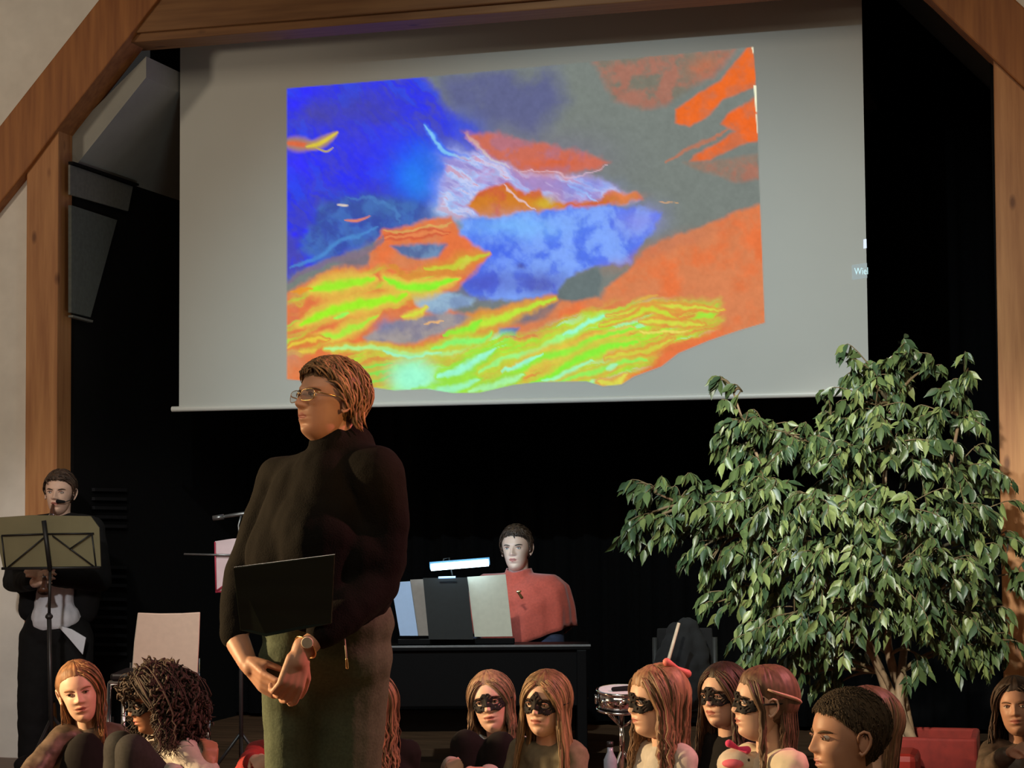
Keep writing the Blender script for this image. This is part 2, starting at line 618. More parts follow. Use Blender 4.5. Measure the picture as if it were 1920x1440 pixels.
def build_picture():
    NX, NY = 450, 325
    xs = np.linspace(536, 1438, NX)
    ys = np.linspace(84, 742, NY)
    X, Y = np.meshgrid(xs, ys)
    C = np.ones(X.shape + (3,)) * lin((120, 127, 121))
    wx, wy = fbm(X, Y, 45, 3, 4), fbm(X, Y, 45, 17, 4)
    wf, wg = fbm(X, Y, 12, 31, 3), fbm(X, Y, 12, 41, 3)
    Xw = X + 26 * wx + 9 * wf
    Yw = Y + 20 * wy + 8 * wg

    def mixin(a, col, a2=None, nz=0.0, ns=30, seed=5):
        nonlocal C
        c = lin(col) * np.ones(X.shape + (3,))
        if a2 is not None:
            t = smooth(.5 + fbm(X + 20 * wx, Y + 20 * wy, ns, seed, 5) * 3.2)[..., None]
            c = c * (1 - t) + lin(a2) * t
        C = C * (1 - a[..., None]) + c * a[..., None]

    def poly(P, col, soft=5, col2=None, op=1.0, warp=1.0, ns=30, seed=5):
        d = poly_sd(X + (Xw - X) * warp, Y + (Yw - Y) * warp, P)
        mixin(smooth(.5 - d / (2 * soft)) * op, col, col2, ns=ns, seed=seed)

    def blob(cx, cy, rx, ry, col, op=1.0, rot=0, warp=1.0, pw=1.0, col2=None):
        x, y = X + (Xw - X) * warp - cx, Y + (Yw - Y) * warp - cy
        c_, s_ = math.cos(R(rot)), math.sin(R(rot))
        u, v = (x * c_ + y * s_) / rx, (-x * s_ + y * c_) / ry
        mixin(np.exp(-(u * u + v * v) ** pw) * op, col, col2)

    wmul = 1.0

    def stroke(P, w, col, edge=None, op=1.0, warp=.85, soft=.85):
        x, y = X + (Xw - X) * warp, Y + (Yw - Y) * warp
        Q = np.array([P[0]] + list(P) + [P[-1]], float)
        P = []
        for i in range(1, len(Q) - 2):
            for t in (0, .25, .5, .75):
                P.append(tuple(.5 * (2 * Q[i] + (Q[i + 1] - Q[i - 1]) * t + (2 * Q[i - 1] - 5 * Q[i] + 4 * Q[i + 1] - Q[i + 2]) * t * t
                                     + (3 * Q[i] - Q[i - 1] - 3 * Q[i + 1] + Q[i + 2]) * t ** 3)))
        P.append(tuple(Q[-1]))
        w = w * wmul
        d = np.full(X.shape, 1e9)
        n = len(P) - 1
        for i in range(n):
            (x1, y1), (x2, y2) = P[i], P[i + 1]
            dx, dy = x2 - x1, y2 - y1
            t = np.clip(((x - x1) * dx + (y - y1) * dy) / (dx * dx + dy * dy), 0, 1)
            g_ = (i + t) / n
            ww = w * (.25 + .75 * np.sin(math.pi * np.clip(g_ * .92 + .06, 0, 1)))
            d = np.minimum(d, np.hypot(x - x1 - t * dx, y - y1 - t * dy) / ww)
        if edge:
            mixin(smooth((2.3 - d) / 1.5) * op * .9, edge)
        mixin(smooth((1.0 - d) / soft) * op, col)

    def streaks(P, soft, dirdeg, su, sv, cols, op=1.0, seed=91, amp=3.0, bias=0.0):
        c_, s_ = math.cos(R(dirdeg)), math.sin(R(dirdeg))
        u = (Xw * c_ + Yw * s_) / su
        v = (-Xw * s_ + Yw * c_) / sv
        t = np.clip(.5 + bias + amp * fbm(u * 10, v * 10, 10, seed, 4), 0, .999) * (len(cols) - 1)
        cl_ = np.array([lin(c) for c in cols])
        i0 = t.astype(int)
        f = smooth(t - i0)[..., None]
        col = cl_[i0] * (1 - f) + cl_[i0 + 1] * f
        d = poly_sd(Xw, Yw, P)
        a = (smooth(.5 - d / (2 * soft)) * op)[..., None]
        nonlocal C
        C = C * (1 - a) + col * a

    # blues of the upper left
    poly([(520, 150), (800, 140), (822, 195), (880, 235), (935, 285), (900, 330), (850, 400), (770, 412), (715, 425), (640, 480), (520, 530)],
         (50, 58, 232), 12, (72, 74, 186), ns=60, seed=9)
    streaks([(520, 150), (800, 140), (822, 195), (880, 235), (900, 330), (770, 412), (640, 480), (520, 530)], 14, 50, 70, 22, [(76, 74, 176), (58, 60, 222), (46, 50, 246), (60, 66, 210), (48, 78, 236)], .65)
    poly([(805, 140), (1030, 112), (1060, 190), (1000, 255), (900, 240), (830, 200)], (92, 96, 140), 30, (112, 118, 122), op=.9, ns=90)
    blob(690, 205, 70, 40, (72, 70, 150), .7)
    blob(600, 215, 45, 25, (78, 74, 150), .8)
    blob(690, 290, 85, 60, (52, 52, 240), .7)
    blob(560, 310, 30, 30, (58, 50, 250), .7)
    blob(880, 245, 40, 26, (62, 84, 205), .7, 30)
    blob(770, 330, 48, 62, (38, 92, 245), .9)
    blob(785, 345, 34, 46, (42, 128, 238), .9)
    blob(808, 300, 30, 30, (38, 110, 230), .8)
    blob(720, 385, 90, 22, (62, 84, 150), .8)
    blob(590, 420, 60, 50, (54, 62, 205), .5)
    blob(700, 360, 50, 18, (60, 60, 200), .6)
    for (a, b, r_) in ((552, 440, 9), (576, 433, 7), (566, 462, 10), (552, 195, 18), (575, 172, 24)):
        blob(a, b, r_, r_ * .7, (52, 48, 250), .9, warp=.4)
    poly([(610, 385), (680, 366), (770, 378), (850, 402), (800, 424), (718, 440), (660, 470), (600, 500), (560, 470), (590, 420)], (60, 84, 158), 12, (70, 112, 178), op=.85, ns=24, seed=61, warp=1.3)
    stroke([(655, 372), (700, 374), (740, 392), (748, 412)], 5, (82, 134, 196), op=.5, warp=1.2)
    # grey-lilac haze of the middle
    blob(1010, 300, 120, 50, (118, 112, 140), .6)
    poly([(845, 285), (910, 290), (985, 315), (1090, 330), (1150, 350), (1190, 372), (1100, 388), (980, 405), (860, 412), (826, 398), (835, 350)],
         (170, 165, 218), 12, (206, 150, 170), ns=36, seed=21)
    blob(845, 350, 26, 52, (160, 186, 238), .95, 15)
    blob(862, 300, 30, 18, (150, 168, 238), .9)
    blob(842, 392, 22, 20, (158, 200, 236), .9)
    stroke([(796, 240), (818, 262), (838, 288), (872, 296), (906, 292)], 5, (125, 190, 240), (70, 110, 235))
    stroke([(828, 385), (850, 350), (905, 325), (930, 310)], 6, (190, 205, 245), op=.8)
    stroke([(876, 250), (900, 275), (925, 300), (955, 316)], 5, (224, 214, 196), (186, 150, 196), op=.75, warp=.9)
    streaks([(830, 300), (900, 285), (960, 320), (1140, 345), (1190, 372), (1080, 385), (860, 412), (826, 398)], 10, 25, 60, 16, [(150, 132, 200), (176, 164, 218), (160, 184, 240), (198, 208, 244), (214, 160, 176)], .75, seed=14)
    # salmon cloud
    poly([(872, 248), (925, 250), (985, 262), (1025, 272), (1085, 286), (1142, 306), (1120, 320), (1050, 326), (985, 318), (940, 302), (905, 280)],
         (202, 108, 88), 7, (180, 112, 122), ns=24)
    stroke([(960, 318), (1040, 322), (1064, 334), (1100, 328), (1140, 312)], 3, (226, 190, 205), op=.6)
    blob(1040, 305, 45, 9, (214, 100, 56), .9)
    # ochre and orange under it
    poly([(872, 385), (905, 362), (945, 345), (985, 360), (1010, 352), (1025, 380), (1085, 380), (1120, 376), (1140, 362), (1190, 362), (1200, 372),
          (1130, 388), (1060, 394), (980, 402), (900, 404)], (206, 124, 42), 5, (205, 100, 60), ns=30, seed=12)
    blob(1020, 382, 22, 12, (206, 178, 50), .8)
    stroke([(940, 350), (975, 375), (1000, 395)], 4, (225, 200, 205), op=.8)
    blob(1165, 366, 26, 6, (224, 124, 42), .9)
    stroke([(1232, 380), (1268, 383)], 2.5, (205, 160, 110))
    stroke([(1060, 345), (1085, 358), (1120, 378)], 4, (165, 195, 248), op=.9)
    blob(1100, 352, 50, 14, (120, 140, 225), .6)
    # big blue cloud
    poly([(862, 412), (960, 404), (1062, 390), (1130, 388), (1190, 384), (1238, 402), (1222, 440), (1180, 490), (1130, 498), (1080, 508), (1045, 545),
          (960, 566), (885, 556), (866, 530), (915, 480), (860, 450)], (84, 118, 234), 6, (126, 164, 246), ns=28, seed=25)
    blob(960, 425, 90, 20, (122, 184, 248), .8)
    blob(1200, 412, 40, 28, (140, 142, 228), .7)
    blob(905, 530, 50, 26, (78, 84, 190), .8)
    blob(930, 470, 50, 30, (66, 98, 232), .5)
    blob(1010, 530, 60, 22, (84, 88, 172), .8)
    blob(975, 498, 10, 6, (72, 70, 150), .7)
    # upper right oranges
    poly([(1112, 112), (1385, 88), (1345, 138), (1290, 168), (1250, 198), (1200, 205), (1150, 185)], (166, 112, 94), 9, (122, 118, 104), op=.95, ns=26, warp=.6)
    blob(1320, 120, 40, 20, (190, 110, 76), .7, -25)
    poly([(1406, 86), (1420, 90), (1418, 165), (1355, 186), (1325, 222), (1292, 238), (1266, 232), (1268, 205), (1308, 176), (1352, 150)], (232, 106, 42), 3.5, (206, 110, 70), ns=30, warp=.35)
    poly([(1422, 180), (1424, 262), (1378, 276), (1332, 301), (1294, 304), (1302, 293), (1350, 264), (1378, 246), (1352, 234), (1366, 214)], (234, 104, 42), 4, (204, 110, 72), ns=30, warp=.4)
    stroke([(1250, 306), (1284, 284), (1320, 268), (1372, 240)], 7, (182, 116, 90), op=.9)
    poly([(1282, 306), (1340, 302), (1424, 292), (1426, 336), (1372, 342), (1328, 326)], (166, 114, 96), 6, (140, 122, 108), ns=30, warp=.5)
    # large orange field of the lower part
    poly([(520, 560), (600, 518), (660, 490), (700, 468), (722, 430), (760, 422), (845, 408), (862, 440), (918, 480), (880, 520), (862, 545), (800, 560), (870, 590), (960, 572),
          (1030, 548), (1130, 560), (1150, 530), (1196, 482), (1240, 455), (1315, 425), (1450, 372), (1450, 760), (520, 760)],
         (226, 116, 66), 6, (212, 128, 84), ns=60, seed=44, warp=.8)
    blob(1240, 465, 110, 14, (186, 118, 92), .5, -20)
    poly([(640, 488), (690, 470), (690, 500), (640, 502)], (122, 112, 122), 7)
    poly([(735, 462), (790, 456), (838, 460), (820, 480), (790, 486), (750, 478)], (88, 108, 156), 5, (110, 140, 178), warp=.6)
    stroke([(716, 444), (780, 440), (842, 438)], 5, (226, 132, 80), (204, 90, 60))
    stroke([(725, 432), (760, 432), (820, 428), (846, 418)], 4, (214, 172, 96), op=.8)
    stroke([(540, 530), (600, 500), (700, 465), (722, 440)], 10, (128, 110, 128), op=.8)
    stroke([(548, 505), (600, 482), (640, 452), (712, 424)], 8, (78, 140, 206), op=.75)
    poly([(770, 545), (830, 545), (890, 560), (884, 574), (840, 582), (826, 596), (776, 568)], (126, 150, 186), 5, (150, 180, 204), warp=.6)
    poly([(1038, 558), (1060, 522), (1120, 500), (1130, 520), (1124, 556), (1072, 566)], (104, 116, 116), 5, warp=.5)
    poly([(800, 590), (860, 586), (900, 600), (830, 622), (780, 640), (690, 644), (680, 634), (740, 600)], (134, 128, 146), 6, (160, 150, 150), warp=.7)
    poly([(900, 606), (990, 572), (1050, 560), (1020, 596), (980, 606), (940, 608)], (150, 118, 112), 6, (112, 112, 130), warp=.6)
    blob(720, 612, 22, 12, (118, 122, 160), .8)
    poly([(932, 616), (972, 612), (966, 640), (946, 644)], (104, 122, 178), 4, warp=.6)
    blob(980, 650, 30, 16, (206, 140, 60), .5)
    poly([(538, 570), (556, 575), (560, 600), (538, 615)], (176, 130, 112), 5)
    blob(548, 655, 14, 20, (176, 140, 130), .8)
    YG, YL, AQ = (158, 232, 48), (222, 190, 74), (156, 246, 204)
    streaks([(640, 655), (800, 650), (900, 622), (985, 630), (1080, 592), (1150, 568), (1345, 566), (1345, 598), (1300, 630), (1240, 655), (1190, 700), (1160, 750), (600, 750), (640, 700)],
            14, -17, 95, 11, [(222, 124, 68), (214, 150, 66), (206, 190, 70), (172, 222, 58), (150, 236, 70), (160, 244, 170)], .95, seed=201, amp=2.3, bias=.06)
    streaks([(530, 575), (600, 530), (700, 510), (860, 500), (880, 520), (770, 560), (700, 610), (610, 660), (530, 670)], 12, -20, 90, 12, [(226, 116, 66), (224, 128, 66), (208, 176, 66), (170, 222, 58)], .8, seed=143, amp=2.6, bias=-.08)
    S = stroke
    wmul = 1.3
    S([(585, 548), (640, 532), (700, 526)], 11, YG, YL)
    S([(548, 549), (590, 545)], 5, (228, 150, 50))
    S([(720, 522), (752, 542), (800, 538), (862, 520)], 11, (140, 236, 50), YL)
    S([(800, 500), (850, 498), (880, 484), (918, 474)], 9, (196, 200, 60), (216, 140, 60))
    S([(870, 500), (880, 490), (876, 476)], 8, (200, 204, 72), op=.8)
    S([(735, 500), (760, 520), (790, 512), (860, 505)], 9, (214, 140, 60), op=.9)
    S([(565, 608), (610, 588), (660, 574), (715, 566), (762, 556)], 12, (160, 236, 44), YL)
    S([(625, 600), (655, 588)], 6, (150, 245, 90))
    S([(580, 635), (628, 632), (668, 612), (706, 594)], 7, (172, 230, 66), YL)
    S([(542, 655), (570, 640), (615, 640)], 5, (224, 196, 66), (216, 130, 60))
    S([(560, 660), (590, 655)], 4, YL)
    S([(750, 592), (780, 586), (800, 574)], 5, (212, 220, 70), YL)
    S([(790, 608), (830, 600)], 3, (232, 180, 120))
    S([(610, 655), (700, 654), (780, 664), (850, 660), (890, 645)], 7, (176, 236, 140), (208, 190, 72))
    S([(720, 660), (775, 668), (830, 662)], 4, AQ)
    blob(800, 712, 120, 40, (176, 206, 70), .95, warp=.4)
    for k in range(3):
        S([(672, 690 + k * 12), (705, 690 + k * 12), (740, 682 + k * 10)], 3, (128, 218, 80), (190, 180, 70), op=.9)
    blob(775, 708, 46, 36, AQ, 1.0, warp=.3, pw=1.8)
    S([(780, 735), (850, 726), (900, 712)], 10, (156, 240, 180), (150, 228, 70))
    S([(850, 640), (880, 614), (910, 602), (950, 592), (1035, 556)], 10, (186, 226, 62), (212, 160, 66))
    S([(830, 626), (880, 615), (900, 600)], 8, (140, 234, 60))
    S([(810, 655), (850, 640), (900, 638), (920, 622)], 8, (140, 240, 110), (190, 206, 66))
    S([(820, 705), (870, 690), (900, 676), (930, 655)], 9, AQ, (150, 228, 70))
    S([(900, 700), (950, 676), (1010, 655), (1060, 632), (1110, 600), (1150, 586), (1230, 572)], 8, (158, 240, 130), (190, 214, 66))
    S([(1060, 628), (1100, 606), (1140, 588)], 5, AQ)
    S([(1140, 588), (1200, 578), (1290, 576), (1355, 580)], 5, (206, 214, 72), (222, 150, 66))
    S([(1190, 565), (1240, 554)], 3, (220, 176, 74), op=.8)
    S([(1130, 608), (1190, 592), (1215, 580), (1250, 590), (1270, 600)], 6, (196, 218, 62), (222, 150, 66))
    S([(1200, 603), (1260, 606), (1320, 606)], 5, (208, 216, 72), (222, 150, 66))
    S([(1198, 622), (1260, 622), (1290, 618)], 3, (226, 216, 96))
    S([(930, 712), (975, 692), (1010, 672), (1060, 660), (1120, 636), (1185, 618)], 9, (146, 234, 66), YL)
    S([(940, 700), (985, 680), (1020, 664)], 5, AQ)
    S([(985, 722), (1040, 700), (1085, 672), (1130, 655), (1195, 642)], 9, (140, 236, 60), (200, 200, 70))
    S([(1015, 712), (1060, 700), (1110, 672)], 5, (160, 244, 180))
    S([(1130, 670), (1190, 662), (1230, 650), (1262, 634)], 6, (206, 206, 70), (222, 150, 66))
    S([(1050, 716), (1100, 702), (1150, 684), (1210, 676)], 7, (150, 234, 90), (206, 190, 70))
    S([(1138, 688), (1160, 684)], 7, (166, 240, 180))
    S([(1125, 716), (1155, 722), (1180, 706)], 9, (216, 214, 82), (224, 150, 70))
    S([(880, 735), (930, 722), (980, 700)], 8, (168, 240, 160), (160, 220, 70))
    # flecks in the upper left
    S([(538, 268), (560, 270), (590, 272)], 7, (214, 104, 66), (168, 128, 90), warp=.2)
    S([(575, 274), (600, 268), (632, 248)], 5, (218, 196, 62), (176, 140, 100), warp=.2)
    S([(590, 274), (610, 284), (625, 276)], 2.5, (190, 170, 80), warp=.2)
    S([(632, 384), (655, 386)], 2.5, (226, 210, 190), warp=.2)
    S([(648, 413), (670, 413), (695, 404)], 3.5, (222, 130, 100), warp=.2)
    # brushy mottling of the whole image
    mot = 1.03 + .16 * fbm(X + 14 * wx, Y + 14 * wy, 16, 71, 4) + .12 * fbm(X, Y, 6, 75, 2)
    C = C * mot[..., None]
    # bright ticks on the right border
    for q in (((1410, 88), (1413, 100)), ((1414, 160), (1418, 210)), ((1418, 214), (1421, 250))):
        d = poly_sd(X, Y, [(q[0][0] - 1, q[0][1]), (q[0][0] + (5 if q[0][1] < 200 else 2), q[0][1]), (q[1][0] + (4 if q[0][1] < 200 else 1), q[1][1]), (q[1][0] - 1, q[1][1])])
        mixin(smooth(.5 - d / 2), (250, 250, 215))
    border = [(538, 166), (780, 146), (1412, 88), (1418, 160), (1423, 330), (1434, 605), (1390, 618), (1330, 638), (1272, 662), (1240, 687), (1188, 706), (1165, 721),
              (1130, 724), (1100, 715), (1010, 716), (960, 722), (900, 736), (850, 737), (800, 729), (740, 732), (690, 725), (538, 711)]
    d = poly_sd(X, Y, border)
    M = smooth(.5 - d / 2.4)
    # no image where the dim band of the cloud melts into the cloth
    co = [WY(float(a), float(b), YS - .003) for b in ys for a in xs]
    keep = M > .02
    idx = -np.ones(X.size, int)
    kf = keep.ravel()
    cell = keep[:-1, :-1] | keep[1:, :-1] | keep[:-1, 1:] | keep[1:, 1:]
    use = np.zeros(X.shape, bool)
    use[:-1, :-1] |= cell
    use[1:, :-1] |= cell
    use[:-1, 1:] |= cell
    use[1:, 1:] |= cell
    uf = use.ravel()
    idx[uf] = np.arange(uf.sum())
    idx2 = idx.reshape(X.shape)
    g = G()
    g.v = [tuple(co[i]) for i in np.nonzero(uf)[0]]
    J, I = np.nonzero(cell)
    g.f = list(zip(idx2[J, I].tolist(), idx2[J, I + 1].tolist(), idx2[J + 1, I + 1].tolist(), idx2[J + 1, I].tolist()))
    g.m = [0] * len(g.f)
    m = bpy.data.materials.new('projected_sky')
    m.use_nodes = True
    nt = m.node_tree
    b = nt.nodes['Principled BSDF']
    at = nt.nodes.new('ShaderNodeAttribute')
    at.attribute_name = 'picture'
    al = nt.nodes.new('ShaderNodeAttribute')
    al.attribute_name = 'shown'
    nt.links.new(at.outputs['Color'], b.inputs['Emission Color'])
    nt.links.new(al.outputs['Fac'], b.inputs['Emission Strength'])
    mr = nt.nodes.new('ShaderNodeMix')
    mr.data_type = 'RGBA'
    mr.inputs[6].default_value = (0.62, 0.64, 0.62, 1)
    mr.inputs[7].default_value = (0.0, 0.0, 0.0, 1)
    nt.links.new(al.outputs['Fac'], mr.inputs[0])
    nt.links.new(mr.outputs[2], b.inputs['Base Color'])
    b.inputs['Roughness'].default_value = 1
    b.inputs['Specular IOR Level'].default_value = 0
    o = obj('projected_picture', g, m, scr)
    me = o.data
    ca = me.color_attributes.new('picture', 'FLOAT_COLOR', 'POINT')
    cc = np.ones((uf.sum(), 4))
    cc[:, :3] = np.clip(C.reshape(-1, 3)[uf], 0, 1)
    ca.data.foreach_set('color', cc.ravel())
    fa = me.attributes.new('shown', 'FLOAT', 'POINT')
    fa.data.foreach_set('value', M.ravel()[uf])
    o['label'] = 'sunset sky picture with blue upper left and glowing yellow clouds below'


build_picture()
# cut-off caption of the projector's desktop at the right border
m_cap = mat('caption_panel', (.05, .05, .05), .9, emit=(.30, .36, .36), estr=1.0)
m_txt = mat('caption_light', (.1, .1, .1), .9, emit=(.55, .85, .9), estr=1.1)
obj('caption_panel', G().prism(fpoly([(1597, 497), (1625.5, 493), (1626, 521), (1598, 525)], YS - .003), (0, .0005, 0)), m_cap, scr)
tx = bpy.data.curves.new('caption', 'FONT')
tx.body = 'Wiel'
tx.size = .052
tx.extrude = .0004
to = bpy.data.objects.new('caption_lettering', tx)
COL.objects.link(to)
dgp = bpy.context.evaluated_depsgraph_get()
tm = bpy.data.meshes.new_from_object(to.evaluated_get(dgp))
bpy.data.objects.remove(to)
to = bpy.data.objects.new('caption_lettering', tm)
COL.objects.link(to)
tm.materials.append(m_txt)
to.parent = scr
to.location = WY(1602, 515, YS - .006) - scr.location
to.rotation_euler = (R(90), 0, 0)
to.scale = (.72, 1, 1)
obj('bright_icon', G().prism(fpoly([(1619, 449), (1624.5, 448), (1625, 465), (1619, 466)], YS - .003), (0, .0005, 0)), mat('icon_light', (.1, .1, .1), .9, emit=(.75, .85, 1), estr=1), scr)


# ------------------------------------------------------------------ figures
def prin(m, **kw):
    b = m.node_tree.nodes['Principled BSDF']
    for k, v in kw.items():
        b.inputs[k.replace('_', ' ')].default_value = v
    return m


m_skin = mat('skin', (0.56, 0.31, 0.21), .5, var=.07, scale=25, sss=.12)
m_skin_p = mat('pale_skin', (0.72, 0.48, 0.37), .5, var=.06, scale=25, sss=.12)
m_lip = mat('lips', (0.42, 0.15, 0.12), .45)
m_eyew = mat('eye_white', (0.62, 0.58, 0.54), .25)
m_iris = mat('iris', (0.03, 0.02, 0.015), .2)
m_lace = mat('black_lace', (0.010, 0.009, 0.011), .7, spec=.3)
EL = [((0, -.012, .030), (.077, .097, .087)), ((0, .016, -.036), (.057, .069, .081))]


def head_r(dx, dy, dz):
    """distance of the head's surface along a direction, numpy"""
    rs = []
    for c, r in EL:
        ox, oy, oz = -c[0], -c[1], -.005 - c[2]
        a = (dx / r[0]) ** 2 + (dy / r[1]) ** 2 + (dz / r[2]) ** 2
        b = 2 * (ox * dx / r[0] ** 2 + oy * dy / r[1] ** 2 + oz * dz / r[2] ** 2)
        c_ = (ox / r[0]) ** 2 + (oy / r[1]) ** 2 + (oz / r[2]) ** 2 - 1
        rs.append((-b + np.sqrt(np.maximum(b * b - 4 * a * c_, 0))) / (2 * a))
    k = 110.
    return np.log(np.exp(k * rs[0]) + np.exp(k * rs[1])) / k


def head_pt(az, el):
    """az from the face forwards (+ to the person's right), el up; local coords x right, y forward, z up"""
    az, el = np.asarray(az, float), np.asarray(el, float)
    dx, dy, dz = np.sin(az) * np.cos(el), np.cos(az) * np.cos(el), np.sin(el)
    r = head_r(dx, dy, dz)
    return np.stack([dx * r, dy * r, dz * r - .005], -1)


def gau(x, z, cx, cz, sx, sz):
    return np.exp(-((x - cx) / sx) ** 2 - ((z - cz) / sz) ** 2)


def sculpt(p, nose=1.0, child=False):
    x, y, z = p[..., 0].copy(), p[..., 1].copy(), p[..., 2].copy()
    fr = smooth((y - .015) / .03)
    ax = np.abs(x)
    d = .021 * nose * gau(x, z, 0, -.017, .0105, .013)
    d = d + .012 * nose * gau(x, z, 0, .002, .008, .016)
    d = d + .009 * nose * gau(ax, z, .0125, -.021, .0065, .007)
    d = d - .006 * gau(ax, z, .006, -.031, .012, .005)
    d = d - .0125 * gau(ax, z, .031, .012, .016, .011)
    d = d + .0075 * gau(ax, z, .031, .011, .0125, .0065)
    d = d - .0028 * gau(ax, z, .031, .0095, .013, .0016)
    d = d + (.0015 if child else .005) * gau(ax, z, .028, .034, .02, .007)
    d = d + .0065 * gau(x, z, 0, -.0455, .019, .0045)
    d = d + .0065 * gau(x, z, 0, -.058, .016, .005)
    d = d - .0055 * gau(x, z, 0, -.0515, .022, .0022)
    d = d - .005 * gau(x, z, 0, -.071, .02, .006)
    d = d + .010 * gau(x, z, 0, -.092, .02, .015)
    d = d + (.006 if child else .004) * gau(ax, z, .040, -.022, .018, .02)
    y = y + d * fr
    x = x + np.sign(x) * .002 * gau(ax, z, .05, -.02, .02, .02) * fr
    return np.stack([x, y, z], -1)


def frame(yaw, pitch=0, roll=0):
    """columns = person's right, forward, up. yaw 0 looks at the camera, + turns to the picture's left"""
    f = -F0 * math.cos(R(yaw)) - R0 * math.sin(R(yaw))
    r = f.cross(Z)
    f2 = f * math.cos(R(pitch)) + Z * math.sin(R(pitch))
    u = r.cross(f2)
    r2 = r * math.cos(R(roll)) + u * math.sin(R(roll))
    u2 = u * math.cos(R(roll)) - r * math.sin(R(roll))
    return Matrix((r2, f2, u2)).transposed()


class Head:
    def __init__(s, c, size, yaw, pitch=0, roll=0, nose=1.0, child=False, wide=1.0):
        s.c, s.k, s.M, s.nose, s.child, s.wide = Vector(c), size, frame(yaw, pitch, roll), nose, child, wide

    def P(s, q):
        q = Vector(q)
        q.x *= s.wide
        return s.c + (s.M @ q) * s.k

    def geo(s, n=84, m=96):
        """head skin; material 0 skin, 1 lips"""
        g = G()
        el = np.linspace(-math.pi / 2 + .03, math.pi / 2 - .02, m)
        # more columns towards the face
        u = np.linspace(-1, 1, n, endpoint=False)
        az = math.pi * (u * .62 + .38 * u ** 3)
        A, E = np.meshgrid(az, el)
        p = sculpt(head_pt(A, E), s.nose, s.child)
        pts = p.reshape(-1, 3)
        vs = [s.P(q) for q in pts]
        fs, mi = [], []
        for i in range(m - 1):
            for j in range(n):
                a, b = i * n + j, i * n + (j + 1) % n
                fs.append((a, a + n, b + n, b))
                q = pts[a]
                lip = q[1] > .05 and ((abs(q[0]) / .021) ** 2 + ((q[2] + .0515) / .0095) ** 2) < 1
                mi.append(1 if lip else 0)
        fs.append(tuple(range(n)))
        fs.append(tuple(range((m - 1) * n, m * n))[::-1])
        mi += [0, 0]
        g.v = [tuple(v) for v in vs]
        g.f = fs
        g.m = mi
        # ears
        for sx in (-1, 1):
            ec = Vector((sx * .0755, -.004, -.004))
            rim = []
            for t in range(15):
                an = R(-130 + t * 20.5)
                rim.append(ec + Vector((sx * (.006 + .007 * math.sin(max(0, an) * .5)), -.004 + -.015 * math.cos(an) * -1 * -1 if False else -.015 * math.sin(R(90) - an * .0) * (0.9 if an > 0 else .6) * abs(math.cos(an * .55)), .029 * math.sin(R(200) - (t / 14) * R(290) + R(0)))))
            # simple outline: rises in front, rounds over the back, ends in the lobe
            rim = [ec + Vector((sx * e[0], e[1], e[2])) for e in
                   ((.002, .010, .004), (.004, .012, .016), (.007, .008, .026), (.011, -.002, .031), (.014, -.013, .027), (.015, -.018, .014),
                    (.013, -.017, 0), (.009, -.012, -.012), (.006, -.005, -.022), (.003, .003, -.027), (.001, .008, -.020))]
            g.tube([s.P(q) for q in rim], [.0028 * s.k, .0034 * s.k, .0038 * s.k] + [.004 * s.k] * 6 + [.0052 * s.k, .003 * s.k], 7)
            E3 = s.M @ Matrix.Rotation(sx * R(22), 3, 'Z')
            g.ell(s.P(ec + Vector((sx * .004, -.004, .001))), (.0035 * s.k, .014 * s.k, .025 * s.k), E3, 10)
        return g

    def features(s, par, brow=(.05, .03, .02), eyes=True, browname='brow'):
        mb = mat('hair_' + browname, brow, .8)
        for sx in (-1, 1):
            if eyes:
                ec = s.P((sx * .031, .0695 if not s.child else .0705, .0115))
                g = G().ell(ec, ((.0118, .0118, .0085) if not s.child else (.0112, .0112, .0076)), s.M, 14)
                e = obj('eye', g, m_eyew, par, True)
                g2 = G().ell(ec + (s.M @ Vector((0, .0072, 0))) * s.k, (.0056 * s.k, .0052 * s.k, .0056 * s.k), s.M, 10)
                obj('iris', g2, m_iris, e, True)
                lid = []
                for t in range(7):
                    a = -1 + t / 3
                    lid.append(s.P((sx * .031 + a * .0135, .0835 - .006 * a * a, .0175 - .0058 * a * a)))
                obj('upper_eyelid', G().tube(lid, [.0012 * s.k, .002 * s.k, .0026 * s.k, .0027 * s.k, .0026 * s.k, .002 * s.k, .0012 * s.k], 6), m_lid, e, True)
            br = []
            for t in range(7):
                a = t / 6
                q = sculpt(head_pt(sx * (.16 + .55 * a), .315 + .07 * math.sin(a * 2.6)), s.nose)
                br.append(s.P(q + np.array([0, .0015, 0])))
            obj('eyebrow', G().tube(br, [.0016 * s.k, .0028 * s.k, .003 * s.k, .003 * s.k, .0026 * s.k, .002 * s.k, .001 * s.k], 6), mb, par, True)


m_lid = mat('eyelid', (0.28, 0.13, 0.09), .5)


def hair_mat(name, col, rough=.42, coat=False):
    m = mat('hair_' + name, col, rough + .12, var=.45, scale=60, stretch=(1, 1, .12), attr='tone', spec=.5)
    return m


def zf_default(y):
    return np.interp(y, [-.06, -.02, -.002, .012, .028, .05, .078, .1], [-.078, -.07, -.045, -.012, .036, .058, .074, .08])


